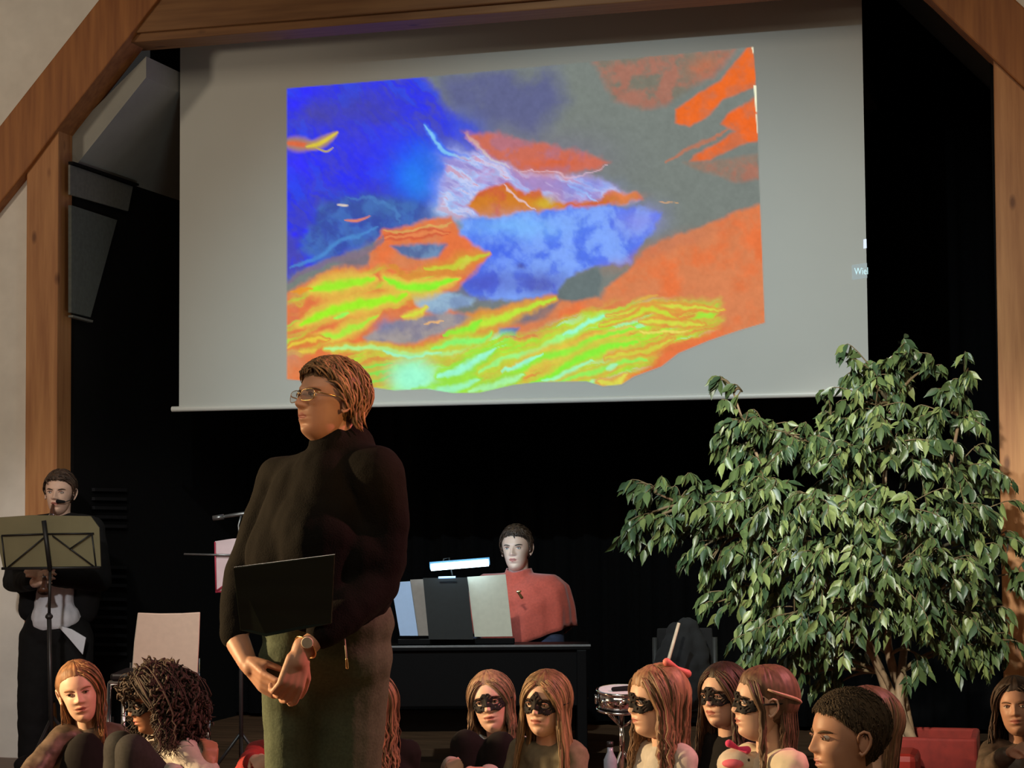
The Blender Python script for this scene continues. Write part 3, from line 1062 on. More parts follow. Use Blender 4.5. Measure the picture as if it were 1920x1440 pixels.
def hair_cap(h, thick, zf=None, tex=.003, tseed=1, side=None, lift=None, sag=0):
    """shell over the scalp: stands proud where there is hair, dips below the skin elsewhere"""
    n, m = 110, 80
    A, E = np.meshgrid(np.linspace(-math.pi, math.pi, n, endpoint=False), np.linspace(-1.2, math.pi / 2 - .01, m))
    p = head_pt(A, E)
    x, y, z = p[..., 0], p[..., 1], p[..., 2]
    zl = (zf or zf_default)(y)
    if side is not None:
        zl = zl + side(x, y, z)
    zl = zl + .006 * fbm(A * 30, E * 30, 4, tseed + 40, 3) * 2
    mk = smooth((z - zl + .005) / .012)
    r = np.linalg.norm(p, axis=-1)
    st = fbm(A * 40, E * 6 + y * 40, 3.0, tseed, 3) * 2
    t = thick
    if lift is not None:
        t = thick + lift(x, y, z)
    off = mk * (t * (.12 + .88 * smooth((z - zl) / .045)) + tex * st) - (1 - mk) * .007
    q = p * ((r + off) / r)[..., None]
    g = G()
    g.v = [tuple(h.P(v)) for v in q.reshape(-1, 3)]
    g.f = [(i * n + j, i * n + (j + 1) % n, (i + 1) * n + (j + 1) % n, (i + 1) * n + j) for i in range(m - 1) for j in range(n)]
    g.f += [tuple(range((m - 1) * n, m * n))[::-1]]
    g.m = [0] * len(g.f)
    return g


def tone(o, base=1.0, var=0.0, counts=None, seed=1, tips=None):
    """per-lock colour attribute"""
    me = o.data
    at = me.color_attributes.new('tone', 'FLOAT_COLOR', 'POINT')
    n = len(me.vertices)
    c = np.ones((n, 4))
    if counts:
        rs = np.random.RandomState(seed)
        i = 0
        for k in counts:
            c[i:i + k, :3] = base * (1 + var * (rs.rand() * 2 - 1))
            i += k
    else:
        c[:, :3] = base
    at.data.foreach_set('color', c.ravel())


def locks(h, g, n, length, azmin=62, vol=.012, wave=.004, wl=.09, seed=1, rad=.006, flare=.25, part=0.0, azr=(None, None),
          curl=0.0, down=Vector((0, 0, -1)), lenvar=.2, start=(.0, .8)):
    """long locks that follow the skull from the parting and then hang"""
    rn = random.Random(seed)
    n = int(n * 1.4)
    rad = rad * .82
    cnt = []
    Mi = h.M.transposed()
    dn = Mi @ down
    for k in range(n):
        lo, hi = azr if azr[0] is not None else (azmin, 180)
        a = R(rn.uniform(lo, hi)) * rn.choice((-1, 1)) if azr[0] is None else R(rn.uniform(lo, hi))
        e0 = rn.uniform(*start)
        L = length * (1 + rn.uniform(-lenvar, lenvar * .3))
        v = rn.uniform(.15, 1) * vol * (1 if rn.random() < .9 else 1.6)
        pts, nr = [], []
        # on the skull: from the parting to ear level, along a great circle
        pa_ = min(1, max(0, (abs(math.degrees(a) if abs(a) <= math.pi else 360 - math.degrees(abs(a))) - 50) / 130))
        ang = R(50 + pa_ * 92 + rn.uniform(-6, 6))
        sx_ = 1 if math.sin(a) > 0 else -1
        d0 = Vector((.06 * sx_, math.cos(ang), math.sin(ang))).normalized()
        d1 = Vector((math.sin(a) * .99, math.cos(a) * .99, -.12)).normalized()
        S1 = 8
        lead = e0 * .35
        for i in range(S1 + 1):
            t = lead + (1 - lead) * i / S1
            dd_ = d0.slerp(d1, t)
            rr_ = float(head_r(np.array(dd_.x), np.array(dd_.y), np.array(dd_.z)))
            q = dd_ * (rr_ + .0035 + v * (.25 + .75 * t)) - Vector((0, 0, .005))
            pts.append(q)
            nr.append(dd_)
        q = pts[-1]
        outw = Vector((q.x, q.y, 0)).normalized()
        S2 = max(6, int(L / .028))
        ph, ph2 = rn.uniform(0, 6.28), rn.uniform(0, 6.28)
        sidev = outw.cross(Vector((0, 0, 1)))
        for i in range(1, S2 + 1):
            t = i / S2
            s_ = t * L
            w = wave * min(1, t * 4)
            p = q + dn * s_ + outw * (flare * s_ * (1 - .35 * t) - .035 * min(1, s_ / .12) * (1 if abs(a) > R(100) else .3)) \
                + sidev * (w * math.sin(s_ / wl * 6.28 + ph)) + outw * (w * .6 * math.sin(s_ / wl * 5.3 + ph2))
            if curl:
                p = p + sidev * curl * math.sin(s_ / .035 * 6.28 + ph) + outw * curl * math.cos(s_ / .035 * 6.28 + ph)
            pts.append(p)
            nr.append(outw)
        K = len(pts)
        rr = [rad * h.k * rn.uniform(.8, 1.2) * (.55 + .45 * min(1, i / 4)) * (1 if i < K - 4 else (K - i) / 4.6) for i in range(K)]
        b = len(g.v)
        g.tube([h.P(p) for p in pts], rr, 5, flat=.45, nrm=[h.M @ v_ for v_ in nr])
        cnt.append(len(g.v) - b)
    return cnt


def hair_obj(h, par, matl, cap=None, lk=None, seed=3, var=.4, name='hair', smooth_=True, short=None, coil=None):
    g = G()
    cnt = []
    if cap is not None:
        g.add(cap.v, cap.f)
        cnt.append(len(cap.v))
    if lk:
        for a in lk:
            cnt += locks(h, g, **a)
    if short:
        cnt += short_locks(h, g, *short)
    if coil:
        cnt += coils(h, g, *coil)
    o = obj(name, g, matl, par, smooth_)
    tone(o, 1.0, var, cnt, seed)
    return o


def eye_mask(h, par, seed=1, crest=.0, brow=.045, hole=True):
    """black lace domino: pierced sheet over eyes and nose bridge, tied round the head"""
    rn = random.Random(seed)
    nu, nv = 76, 30
    g = G()
    us = np.linspace(-1.32, 1.32, nu)
    vsn = np.linspace(-.30, .58 + crest, nv)
    A, E = np.meshgrid(us, vsn)
    P0 = sculpt(head_pt(A, E), h.nose * .8, h.child)
    nr = P0 / np.linalg.norm(P0, axis=-1, keepdims=True)
    Pa = P0 + nr * .0045
    Pa[..., 1] += .002
    Pb = P0 + nr * .0015

    def inside(a, e):
        aa = abs(a)
        top = .40 + .10 * math.cos(aa * 4.2) - .10 * max(0, aa - .6) + .03 * math.sin(aa * 16)
        if aa < .22:
            top += crest * (1 - aa / .22)
        bot = -.19 + .05 * math.cos(aa * 5) + .16 * max(0, aa - .5) - .02 * math.sin(aa * 15)
        if aa < .16:
            bot = .02 - aa * .2
        if not bot < e < top:
            return False
        if hole and ((aa - .40) / .19) ** 2 + ((e - .135) / .085) ** 2 < 1:
            return False
        return True
    cells = []
    for i in range(nv - 1):
        for j in range(nu - 1):
            a, e = (us[j] + us[j + 1]) / 2, (vsn[i] + vsn[i + 1]) / 2
            if inside(a, e):
                # lace openings inside the outline
                pat = math.sin(a * 19 + 1.3 * math.sin(e * 15)) * math.sin(e * 23 + 1.2 * math.cos(a * 11))
                edge = not (inside(a - .05, e) and inside(a + .05, e) and inside(a, e - .04) and inside(a, e + .04))
                if pat > .5 and not edge:
                    continue
                cells.append((i, j))
    off = nu * nv
    vs = [h.P(v) for v in Pa.reshape(-1, 3)] + [h.P(v) for v in Pb.reshape(-1, 3)]
    cs = set(cells)
    fs = []
    for i, j in cells:
        a, b, c, d = i * nu + j, i * nu + j + 1, (i + 1) * nu + j + 1, (i + 1) * nu + j
        fs.append((a, b, c, d))
        fs.append((d + off, c + off, b + off, a + off))
        if (i - 1, j) not in cs:
            fs.append((a, a + off, b + off, b))
        if (i + 1, j) not in cs:
            fs.append((d, c, c + off, d + off))
        if (i, j - 1) not in cs:
            fs.append((a, d, d + off, a + off))
        if (i, j + 1) not in cs:
            fs.append((b, b + off, c + off, c))
    used = sorted({k for f in fs for k in f})
    mp = {k: i for i, k in enumerate(used)}
    g.add([vs[k] for k in used], [tuple(mp[k] for k in f) for f in fs])
    o = obj('eye_mask', g, m_lace, par, True)
    band = []
    for t in range(25):
        az = 1.25 + (2 * math.pi - 2.5) * t / 24
        q = Vector(head_pt(az, .17 + .05 * math.sin(t / 24 * math.pi)))
        band.append(h.P(q * ((q.length + .014) / q.length)))
    obj('ribbon', G().tube(band, .0035 * h.k, 6), m_lace, o, True)
    return o


def hand(g, wrist, fdir, pdir, k=1.0, side=1, curl=(25, 30, 35, 40), thumb=(35, 20), spread=5, curl2=1.0):
    """wrist point, finger direction, palm-facing direction; side=+1: thumb on (fdir x pdir) side"""
    f = Vector(fdir).normalized()
    p = Vector(pdir)
    p = (p - f * p.dot(f)).normalized()
    s = f.cross(p) * side
    w = Vector(wrist)
    g.cap(w - f * .02 * k, w + f * .02 * k, .024 * k, .026 * k, 12)
    for o_ in (-.027, -.009, .009, .027):
        g.cap(w + f * .015 * k + s * o_ * .7 * k, w + f * .078 * k + s * o_ * k, .0145 * k, .0115 * k, 10)
    Ls = ((.042, .026, .021), (.046, .029, .022), (.042, .027, .021), (.033, .021, .019))
    for i, o_ in enumerate((.029, .010, -.010, -.029)):
        b = w + f * .084 * k + s * o_ * k
        a = 0
        sp = R((1.5 - i) * spread)
        base = f * math.cos(sp) + s * math.sin(sp)
        for j, L in enumerate(Ls[i]):
            a += R(curl[i]) * (1, 1.25, .8)[j] * (curl2 if j else 1)
            d = base * math.cos(a) + p * math.sin(a)
            e = b + d * L * k
            g.cap(b, e, (.0092, .0084, .0076)[j] * k, (.0085, .0078, .0066)[j] * k, 9)
            b = e
    t0 = w + f * .022 * k + s * .022 * k + p * .006 * k
    a = R(thumb[0])
    d = (f * math.cos(a) + s * math.sin(a) + p * math.sin(R(thumb[1]))).normalized()
    t1 = t0 + d * .042 * k
    g.cap(t0, t1, .0145 * k, .0115 * k, 9)
    d2 = (d + f * .35 + p * .35 - s * .25).normalized()
    t2 = t1 + d2 * .032 * k
    g.cap(t1, t2, .0108 * k, .0098 * k, 9)
    d3 = (d2 + f * .2 + p * .2 - s * .15).normalized()
    g.cap(t2, t2 + d3 * .024 * k, .0098 * k, .0078 * k, 9)
    return g


def body_obj(h, g, par, voxel, skin=m_skin, sm=5):
    """limbs fused into one surface, the sculpted head joined on"""
    a = remeshed(g, voxel, sm)
    hg = h.geo()
    a.add(hg.v, hg.f)
    a.m = [0] * (len(a.f) - len(hg.f)) + hg.m
    return obj('body', a, [skin, m_lip], par, True)


def cloth_obj(name, g, matl, par, voxel=.011, sm=6, disp=.012, ds=.07, label=None):
    return obj(name, remeshed(g, voxel, sm, disp, ds), matl, par, True, label=label)


def child(label, px, py, d, k, yaw, top, pitch=0, roll=0, byaw=None, lean=(0, 0), skin=m_skin_p, legs='kneel', bottom=None, voxel=.007,
          arm=(0, 0), sleeve=1.0, group=None, collar=0, nose=.8, sh=1.0, disp=.014, eyes=True, browc=(.12, .07, .04), brown='brown_brow', topname='top',
          hand_k=.8, handpos=None, knees=None, broad=1.0):
    """a child sitting on the floor; returns (root, head, shoulders...)"""
    hc = W(px, py, d)
    hd = Head(hc, k, yaw, pitch, roll, nose, True, 1.0)
    B = frame(byaw if byaw is not None else yaw * .7)
    r, f = B.col[0], B.col[1]
    root = empty('person', (hc.x - f.x * .03, hc.y - f.y * .03, 0), label, 'person', group)
    nb = hd.P((0, -.03, -.155))            # neck base
    nb = Vector((nb.x, nb.y, nb.z))
    hip = Vector((nb.x, nb.y, .11)) - f * (.05 + lean[1]) - R0 * lean[0]
    q = .8 * sh
    w = .135 * q
    sL, sR = nb - r * w - Z * .035 * q, nb + r * w - Z * .035 * q
    g = G()
    g.cap(hd.P((0, -.022, -.05)), nb - Z * .02, .040 * k, .044 * k)
    g.cap(nb - Z * .09, hip + Z * .05, .05 * q, .06 * q)
    cl = G()
    ch = nb.lerp(hip, .28)
    for s_ in (-1, 1):
        cl.cap(nb + r * s_ * .055 * q - Z * .045, ch + r * s_ * .055 * q * broad, .062 * q, .092 * q * broad)
        cl.cap(ch + r * s_ * .055 * q * broad, hip + r * s_ * .06 + Z * .03, .092 * q * broad, .105 * q * broad)
    cl.chain([nb - Z * .025, nb - Z * .06, ch + f * .01, hip], [.056 * k, .085 * q, .105 * q, .10 * q])
    cl.chain([sL, nb - Z * .035, sR], [.055 * q, .062 * q, .055 * q])
    if collar:
        cl.cap(nb - Z * .02, nb + Z * collar, .052, .047)
    hands = []
    for s_, S in ((-1, sL), (1, sR)):
        hp = handpos[0 if s_ < 0 else 1] if handpos else None
        el = S - Z * .21 + r * s_ * (.05 + arm[0]) + f * (.03 + arm[1])
        if hp is None:
            ha = Vector((S.x, S.y, .22)) + f * .20 - r * s_ * .03
            el = S.lerp(ha, .5) + r * s_ * .045 - f * .05 - Z * .03
        else:
            ha = Vector(hp)
            el = S.lerp(ha, .5) + r * s_ * .05 - f * .02 - Z * .07
        g.chain([nb - Z * .04, S, el, ha], [.04, .034, .027, .02], 10)
        fd = (ha - el).normalized()
        hand(g, ha, fd, -Z - r * s_ * .5, .78 * hand_k / .8, -s_, curl=(30, 32, 34, 36))
        we = el.lerp(ha, .85 * sleeve)
        cl.chain([S.lerp(nb, .25), S, el, we], [.058 * q, .060 * q, .046, .036])
        hands.append(ha)
    lg = G()
    kn = []
    for s_ in (-1, 1):
        h0 = hip + r * s_ * .075
        if legs == 'up':
            kk = Vector(knees[0 if s_ < 0 else 1])
            an = Vector((kk.x, kk.y, .07)) + f * .02
            rr = [.085, .062, .045]
        elif legs == 'kneel':
            kk = h0 + f * .30 + r * s_ * .02
            kk.z = .08
            an = h0 - f * .02 + r * s_ * .05
            an.z = .06
            rr = [.085, .065, .045]
        else:
            kk = h0 + f * .27 + r * s_ * .17
            kk.z = .15
            an = h0 + f * .30 - r * s_ * .10
            an.z = .06
            rr = [.08, .06, .04]
        lg.chain([h0, kk, an], rr)
        g.chain([h0, kk, an, an + f * .12], [.05, .045, .032, .028], 10)
        lg.cap(an, an + f * .02, .045, .045)
        fo = an + f * .13
        fo.z = .045
        lg.cap(an, fo, .04, .036)
        kn.append(kk)
    lg.cap(hip + r * .05, hip - r * .05, .11, .11)
    body_obj(hd, g, root, voxel, skin)
    hd.features(root, browc, eyes, brown)
    if bottom is not None:
        cloth_obj('leggings', lg, bottom, root, .012, 5, .008)
    cloth_obj(topname, cl, top, root, .010, 5, disp)
    return root, hd, dict(nb=nb, r=r, f=f, sL=sL, sR=sR, hip=hip, hands=hands, kn=kn, q=q)


def short_locks(hd, gg, num, zf, paz, pel, r0, lift, seed, lo=.55, hi=.95):
    """short locks swept away from a parting point"""
    rn = random.Random(seed)
    cn = []
    PD = Vector((math.sin(R(paz)) * math.cos(R(pel)), math.cos(R(paz)) * math.cos(R(pel)), math.sin(R(pel))))
    for k in range(num):
        az = R(rn.uniform(-180, 180))
        lim = float(zf(math.cos(az) * .085)) + .002
        el1 = math.atan2(lim + .005, .088)
        el = el1 + (R(80) - el1) * rn.random() ** 1.3
        d1 = Vector((math.sin(az) * math.cos(el), math.cos(az) * math.cos(el), math.sin(el)))
        d0 = (PD + Vector((rn.gauss(0, .16), rn.gauss(0, .20), rn.gauss(0, .12)))).normalized()
        sp_ = d0.angle(d1)
        t0_ = max(0, 1 - rn.uniform(lo, hi) / max(sp_, .3))
        pts, nr = [], []
        bend = Vector((0, 0, rn.uniform(.0, .18)))
        for i in range(8):
            t = i / 7
            dd_ = (d0.slerp(d1, t0_ + (1 - t0_) * t) + bend * math.sin(t * 3.14)).normalized()
            rr_ = float(head_r(np.array(dd_.x), np.array(dd_.y), np.array(dd_.z)))
            q = dd_ * (rr_ + lift + lift * math.sin(t * 2.9) + .003 * rn.random() + .5 * lift * max(0, dd_.z) + .4 * lift * max(0, -dd_.y)) - Vector((0, 0, .005))
            pts.append(hd.P(q))
            nr.append(hd.M @ dd_)
        b = len(gg.v)
        rad = r0 * rn.uniform(.6, 1.3) * hd.k
        gg.tube(pts, [rad * .3, rad * .8, rad, rad, rad * .95, rad * .85, rad * .6, rad * .1], 5, flat=.5, nrm=nr)
        cn.append(len(gg.v) - b)
    return cn


def coils(hd, gg, num, seed, azr=(72, 288), r0=.0048, rc=.011):
    """loose corkscrew curls filling out a bushy head of hair"""
    rn = random.Random(seed)
    cn = []
    for k in range(num):
        az = R(rn.uniform(*azr)) if rn.random() < .7 else R(rn.uniform(-180, 180))
        el = R(rn.uniform(-60, 85)) if math.cos(az) < .35 else R(rn.uniform(40, 88))
        d = Vector((math.sin(az) * math.cos(el), math.cos(az) * math.cos(el), math.sin(el)))
        back = .5 + .5 * max(-.6, -math.cos(az))
        q = d * (.10 + (.045 + .06 * back * (1 - max(0, math.sin(el)) * .5)) * rn.uniform(.35, 1)) + Vector((0, 0, -.012 - .03 * rn.random()))
        ax = (Vector((d.x * .5, d.y * .5, -1 + .8 * max(0, d.z))) + Vector((rn.gauss(0, .35), rn.gauss(0, .35), rn.gauss(0, .35)))).normalized()
        a = ax.orthogonal().normalized()
        b2 = ax.cross(a)
        ph = rn.uniform(0, 6.28)
        L = rn.uniform(.04, .075)
        pts = []
        for i in range(11):
            t = i / 10
            an = ph + t * rn.choice((8.5,))
            pts.append(hd.P(q + ax * (L * (t - .5)) + (a * math.cos(an) + b2 * math.sin(an)) * rc * rn.uniform(.85, 1.1)))
        b = len(gg.v)
        rad = r0 * rn.uniform(.7, 1.3)
        gg.tube(pts, [rad * .3] + [rad] * 8 + [rad * .7, rad * .2], 4, flat=.7)
        cn.append(len(gg.v) - b)
    return cn


# fabrics
m_blacksw = mat('charcoal_knit', (0.0075, 0.0068, 0.0058), .9, var=.25, scale=220, bump=.25, spec=.12)
m_olive = mat('olive_denim', (0.080, 0.112, 0.066), .85, var=.2, scale=130, bump=.15)
m_blackc = mat('black_cotton', (0.006, 0.006, 0.007), .9, var=.2, spec=.3)
m_white = mat('white_blouse', (0.66, 0.60, 0.47), .85, var=.06)
m_whites = mat('white_shirt', (0.72, 0.74, 0.82), .8, var=.04)
m_grey_t = mat('light_grey_top', (0.50, 0.49, 0.46), .85, var=.12)
m_taupe = mat('taupe_sheen', (0.11, 0.08, 0.06), .5, var=.55, scale=22)
m_beige = mat('beige_knit', (0.20, 0.185, 0.13), .9, var=.15)
m_redc = mat('red_cape', (0.48, 0.075, 0.045), .95, var=.12, scale=80, sheen=.3, bump=.1)
m_navy = mat('navy_cotton', (0.022, 0.028, 0.06), .85, var=.4, scale=25)
m_green = mat('sea_green_shirt', (0.08, 0.22, 0.17), .85)
m_redt = mat('red_jumper', (0.35, 0.03, 0.03), .85)
m_dkjean = mat('dark_jeans', (0.014, 0.015, 0.017), .85, var=.3, scale=90)
m_gold = mat('gold_metal', (0.85, 0.62, 0.30), .25, metal=1)
m_chrome = mat('chrome', (0.8, 0.8, 0.82), .12, metal=1, var=.02)
m_blackm = mat('black_metal', (0.02, 0.02, 0.02), .4, spec=.5)
m_glass = mat('clear_lens', (0.9, 0.93, 0.95), .03, trans=.95, var=0)

# ---------------------------------------------------------------- the speaker
D = 5.75
wroot = empty('person', W(600, 1836, D), 'woman in black turtleneck and olive jeans standing with a dark folder in front', 'person')
wroot.location.z = 0
hd = Head(W(616, 757, D), 1.02, 54, 8, -2, 1.0, False, 1.08)
nb = W(645, 852, D + .02)
sR, sL = W(528, 900, D + .14), W(704, 893, D - .06)
eR, wR_ = W(459, 1078, D + .10), W(447, 1206, D - .02)
eL, wL_ = W(706, 1090, D - .06), W(583, 1206, D - .22)
g = G()
g.cap(hd.P((0, -.022, -.05)), nb.lerp(hd.P((0, -.03, -.1)), .5), .056, .052)
g.cap(nb - Z * .14, W(620, 1120, D), .08, .12)
g.chain([nb - Z * .08, sR - Z * .02, eR, wR_], [.04, .04, .040, .027])
g.chain([nb - Z * .08, sL - Z * .02, eL, wL_], [.04, .04, .040, .028])
g.cap(nb.lerp(hd.P((0, -.03, -.1)), .5), nb - Z * .1, .05, .05)
for (hx, kx, ax) in ((560, 545, 560), (655, 655, 640)):
    g.chain([W(hx, 1240, D + .04), W(kx, 1530, D + .02), W(ax, 1790, D + .05), W(ax - 40, 1815, D - .08)], [.08, .055, .04, .035])
# right hand lies across the front, fingers to the left hand
hand(g, W(465, 1244, D - .08), W(512, 1300, D - .17) - W(465, 1244, D - .08), (RT * 1.0 + UP * .2 + FW * .6), 1.06, 1, curl=(16, 20, 24, 28), thumb=(20, 25))
hand(g, W(562, 1226, D - .25), W(545, 1286, D - .27) - W(562, 1226, D - .25), (-RT * .45 + FW * .85), 1.10, 1, curl=(34, 38, 42, 44), thumb=(38, 20))
g.cap(wL_, W(562, 1226, D - .25), .03, .026)
g.cap(wR_, W(465, 1244, D - .08), .036, .028)
body_obj(hd, g, wroot, .0045, m_skin, 4)
hd.features(wroot, (.10, .06, .03), True, 'dark_blond_brow')
# jowls and chin fullness come with the turtleneck collar
sw = G()
sw.chain([hd.P((0, -.026, -.112)), nb + Z * .02, nb - Z * .04], [.068, .080, .11])
sw.cap(W(660, 838, D + .05), W(664, 880, D + .02), .07, .10)
for (a, b, c_, r1, r2, r3) in ((570, 545, 548, .10, .135, .12), (672, 668, 640, .10, .150, .13)):
    sw.chain([W(a, 922, D + .03), W(b, 1040, D + .0), W(c_ + 8, 1135, D + .0)], [r1, r2, r3])
sw.cap(W(618, 905, D), W(605, 1000, D - .03), .12, .14)
sw.cap(W(600, 1000, D - .05), W(590, 1110, D - .05), .14, .13)
sw.chain([W(600, 885, D), sR, eR, W(446, 1150, D + .03), W(438, 1188, D + .0)], [.07, .072, .062, .054, .046])
sw.chain([W(650, 885, D), sL, W(722, 985, D - .04), eL, W(648, 1150, D - .16), W(606, 1182, D - .20)], [.085, .088, .076, .072, .060, .050])
sw.chain([W(640, 870, D), W(700, 885, D - .03)], [.075, .08])
sw.cap(W(690, 1000, D + .03), W(672, 1120, D + .03), .105, .09)
cloth_obj('sweater', sw, m_blacksw, wroot, .009, 7, .016, .11)
tr = G()
tr.cap(W(560, 1170, D), W(664, 1170, D), .112, .116)
tr.cap(W(566, 1232, D), W(660, 1232, D), .108, .122)
tr.chain([W(548, 1240, D - .02), W(548, 1330, D - .02), W(546, 1460, D - .03), W(548, 1560, D - .02), W(556, 1800, D + .04)], [.100, .088, .078, .066, .052])
tr.chain([W(656, 1240, D + .02), W(657, 1330, D + .02), W(655, 1460, D), W(652, 1560, D + .02), W(644, 1800, D + .04)], [.122, .108, .092, .072, .056])
cloth_obj('jeans', tr, m_olive, wroot, .010, 4, .010, .09)
for ax in (556, 644):
    a0 = W(ax, 1808, D + .04)
    a0.z = .05
    e0 = a0 - R0 * .10 - F0 * .12
    e0.z = .04
    cloth_obj('shoe', G().cap(a0, e0, .05, .038), m_blackc, wroot, .01, 3, 0)
# hair: short, side-parted, ash blond


def zf_w(y):
    return np.interp(y, [-.09, -.05, -.015, .006, .02, .035, .055, .085, .1], [-.082, -.072, -.045, .004, .024, .044, .058, .066, .07])


hw = hair_mat('ash_blond', (0.27, 0.16, 0.075), .5)
capg = hair_cap(hd, .010, zf_w, .004, 4, lift=lambda x, y, z: .006 * smooth((z - .03) / .05) + .006 * smooth((-y) / .05))
rn = random.Random(8)
gg = G()
gg.add(capg.v, capg.f)
cn = [len(capg.v)]
cn += short_locks(hd, gg, 560, zf_w, 28, 58, .0042, .009, 8)
# tufts at the nape flicking out
for k in range(46):
    az = R(rn.uniform(118, 242))
    q = Vector(head_pt(az, R(rn.uniform(-28, -6))))
    q = q * ((q.length + .014) / q.length)
    o_ = Vector((q.x, q.y, 0)).normalized()
    pts = [hd.P(q + Z * .035), hd.P(q + Z * .01 + o_ * .004), hd.P(q - Z * .015 + o_ * .008), hd.P(q - Z * .034 + o_ * (.012 + .016 * rn.random()))]
    b = len(gg.v)
    gg.tube(pts, [.003, .0062, .005, .001], 5, flat=.6)
    cn.append(len(gg.v) - b)
ho = obj('hair', gg, hw, wroot, True)
tone(ho, 1.0, .5, cn, 5)
# glasses
gl = empty('glasses', wroot.location, '', '')
for kk in ('label', 'category'):
    del gl[kk]
gl.parent = wroot
gl.location = (0, 0, 0)
for sx in (-1, 1):
    rim = []
    for t in range(25):
        a = 2 * math.pi * t / 24
        cx_, cz_ = math.cos(a), math.sin(a)
        rx = .0275 * abs(cx_) ** .6 * (1 if cx_ > 0 else -1)
        rz = .0165 * abs(cz_) ** .6 * (1 if cz_ > 0 else -1)
        rim.append(Vector((sx * .034 + rx, .098 - .010 * abs(sx * .034 + rx) / .06, .008 + rz)))
    obj('rim', G().tube([hd.P(q) for q in rim], .0013, 6), m_gold, gl, True)
    lens = G()
    lens.add([hd.P(q) for q in rim[:-1]] + [hd.P(q + Vector((0, .001, 0))) for q in rim[:-1]],
             [tuple(range(24)), tuple(range(47, 23, -1))] + [(i, i + 24, (i + 1) % 24 + 24, (i + 1) % 24) for i in range(24)])
    obj('lens', lens, m_glass, gl)
    obj('temple', G().tube([hd.P((sx * .062, .086, .014)), hd.P((sx * .073, .076, .013)), hd.P((sx * .081, .03, .010)), hd.P((sx * .083, -.008, .008)), hd.P((sx * .080, -.018, -.006))],
                           .0022, 6, flat=.6), m_gold, gl, True)
obj('bridge', G().tube([hd.P((-.009, .100, .012)), hd.P((0, .103, .015)), hd.P((.009, .100, .012))], .0013, 6), m_gold, gl, True)
# watch
wc = W(570, 1214, D - .262)
wd_ = (W(562, 1226, D - .25) - wL_).normalized()
ring = []
aa = wd_.orthogonal().normalized()
bb = wd_.cross(aa)
for t in range(17):
    an = 2 * math.pi * t / 16
    ring.append(W(574, 1213, D - .235) + aa * .034 * math.cos(an) + bb * .034 * math.sin(an))
wt_ = obj('watch', G().tube(ring, .007, 8, flat=.4), m_gold, wroot, True)
fwd = -FW
obj('watch_face', G().lathe([(.001, -.004), (.015, -.004), (.017, 0), (.015, .004), (.001, .004)], W(576, 1205, D - .275), fwd.to_track_quat('Z', 'Y').to_matrix(), 20), mat('watch_dial', (.6, .52, .4), .35), wt_)
# pull cord with metal end at the hip
obj('zip_cord', G().tube([W(645, 1186, D - .175), W(648, 1215, D - .172), W(650, 1236, D - .170)], .0022, 6), mat('cream_cord', (.6, .55, .42), .7), wroot, True)
obj('zip_end', G().cap(W(650, 1236, D - .17), W(651, 1252, D - .168), .0035, .0048, 8), m_gold, wroot, True)
# the folder she holds
m_fold = mat('folder_plastic', (0.012, 0.018, 0.014), .16, var=.3, scale=3, stretch=(.4, .4, 6), spec=.7)
fo = empty('folder', W(520, 1190, D - .2), 'dark glossy folder held against the black sweater of the speaker', 'folder')
qp = [W(439, 1064, D - .235), W(628, 1040, D - .30), W(622, 1168, D - .25), W(500, 1192, D - .22), W(452, 1180, D - .2)]
nn = (qp[1] - qp[0]).cross(qp[2] - qp[1]).normalized()
obj('cover', G().prism(qp, nn * .003), m_fold, fo, bevel=.001)
obj('cover', G().prism([p - nn * .007 for p in qp], nn * .003), m_fold, fo, bevel=.001)
obj('paper', G().prism([p - nn * .003 + (W(540, 1120, D - .2) - p) * .09 for p in qp], nn * .0025), mat('grey_paper', (.05, .055, .05), .8), fo)
obj('metal_edge', G().tube([qp[0] + nn * .001, qp[0].lerp(qp[1], .5) + nn * .001, qp[1] + nn * .001], .0016, 6), m_chrome, fo)
for t0_, t1_ in ((.17, .32), (.48, .6)):  # light reflections on the cover, modelled as greenish strips
    a, b, c_, e_ = qp[0].lerp(qp[4], t0_), qp[1].lerp(qp[2], t0_), qp[1].lerp(qp[2], t1_), qp[0].lerp(qp[4], t1_)
    off = nn * (.0034 if nn.dot(FW) < 0 else -.0034)
    obj('reflection_stripe', G().prism([p + off + (Vector((0, 0, 0))) for p in (a.lerp(b, .03), b.lerp(a, .1), c_.lerp(e_, .1), e_.lerp(c_, .03))], off * .1), mat('green_reflection', (.035, .055, .03), .35), fo)


# ---------------------------------------------------------------- children on the floor
hm_red = hair_mat('red_blond', (0.26, 0.13, 0.06), .45)
hm_dark = hair_mat('dark_brown', (0.055, 0.03, 0.018), .42)
hm_curl = hair_mat('black_brown', (0.040, 0.026, 0.020), .6)
hm_blond = hair_mat('golden_blond', (0.29, 0.19, 0.10), .4)
hm_lb = hair_mat('light_brown', (0.21, 0.125, 0.072), .4)
hm_mid = hair_mat('mid_brown', (0.16, 0.085, 0.045), .42)
hm_chest = hair_mat('chestnut', (0.105, 0.060, 0.036), .42)
hm_buzz = mat('hair_cropped', (0.050, 0.034, 0.018), .8, var=.5, scale=300, attr='tone')
GR = 'children sitting on the floor in front of the stage'

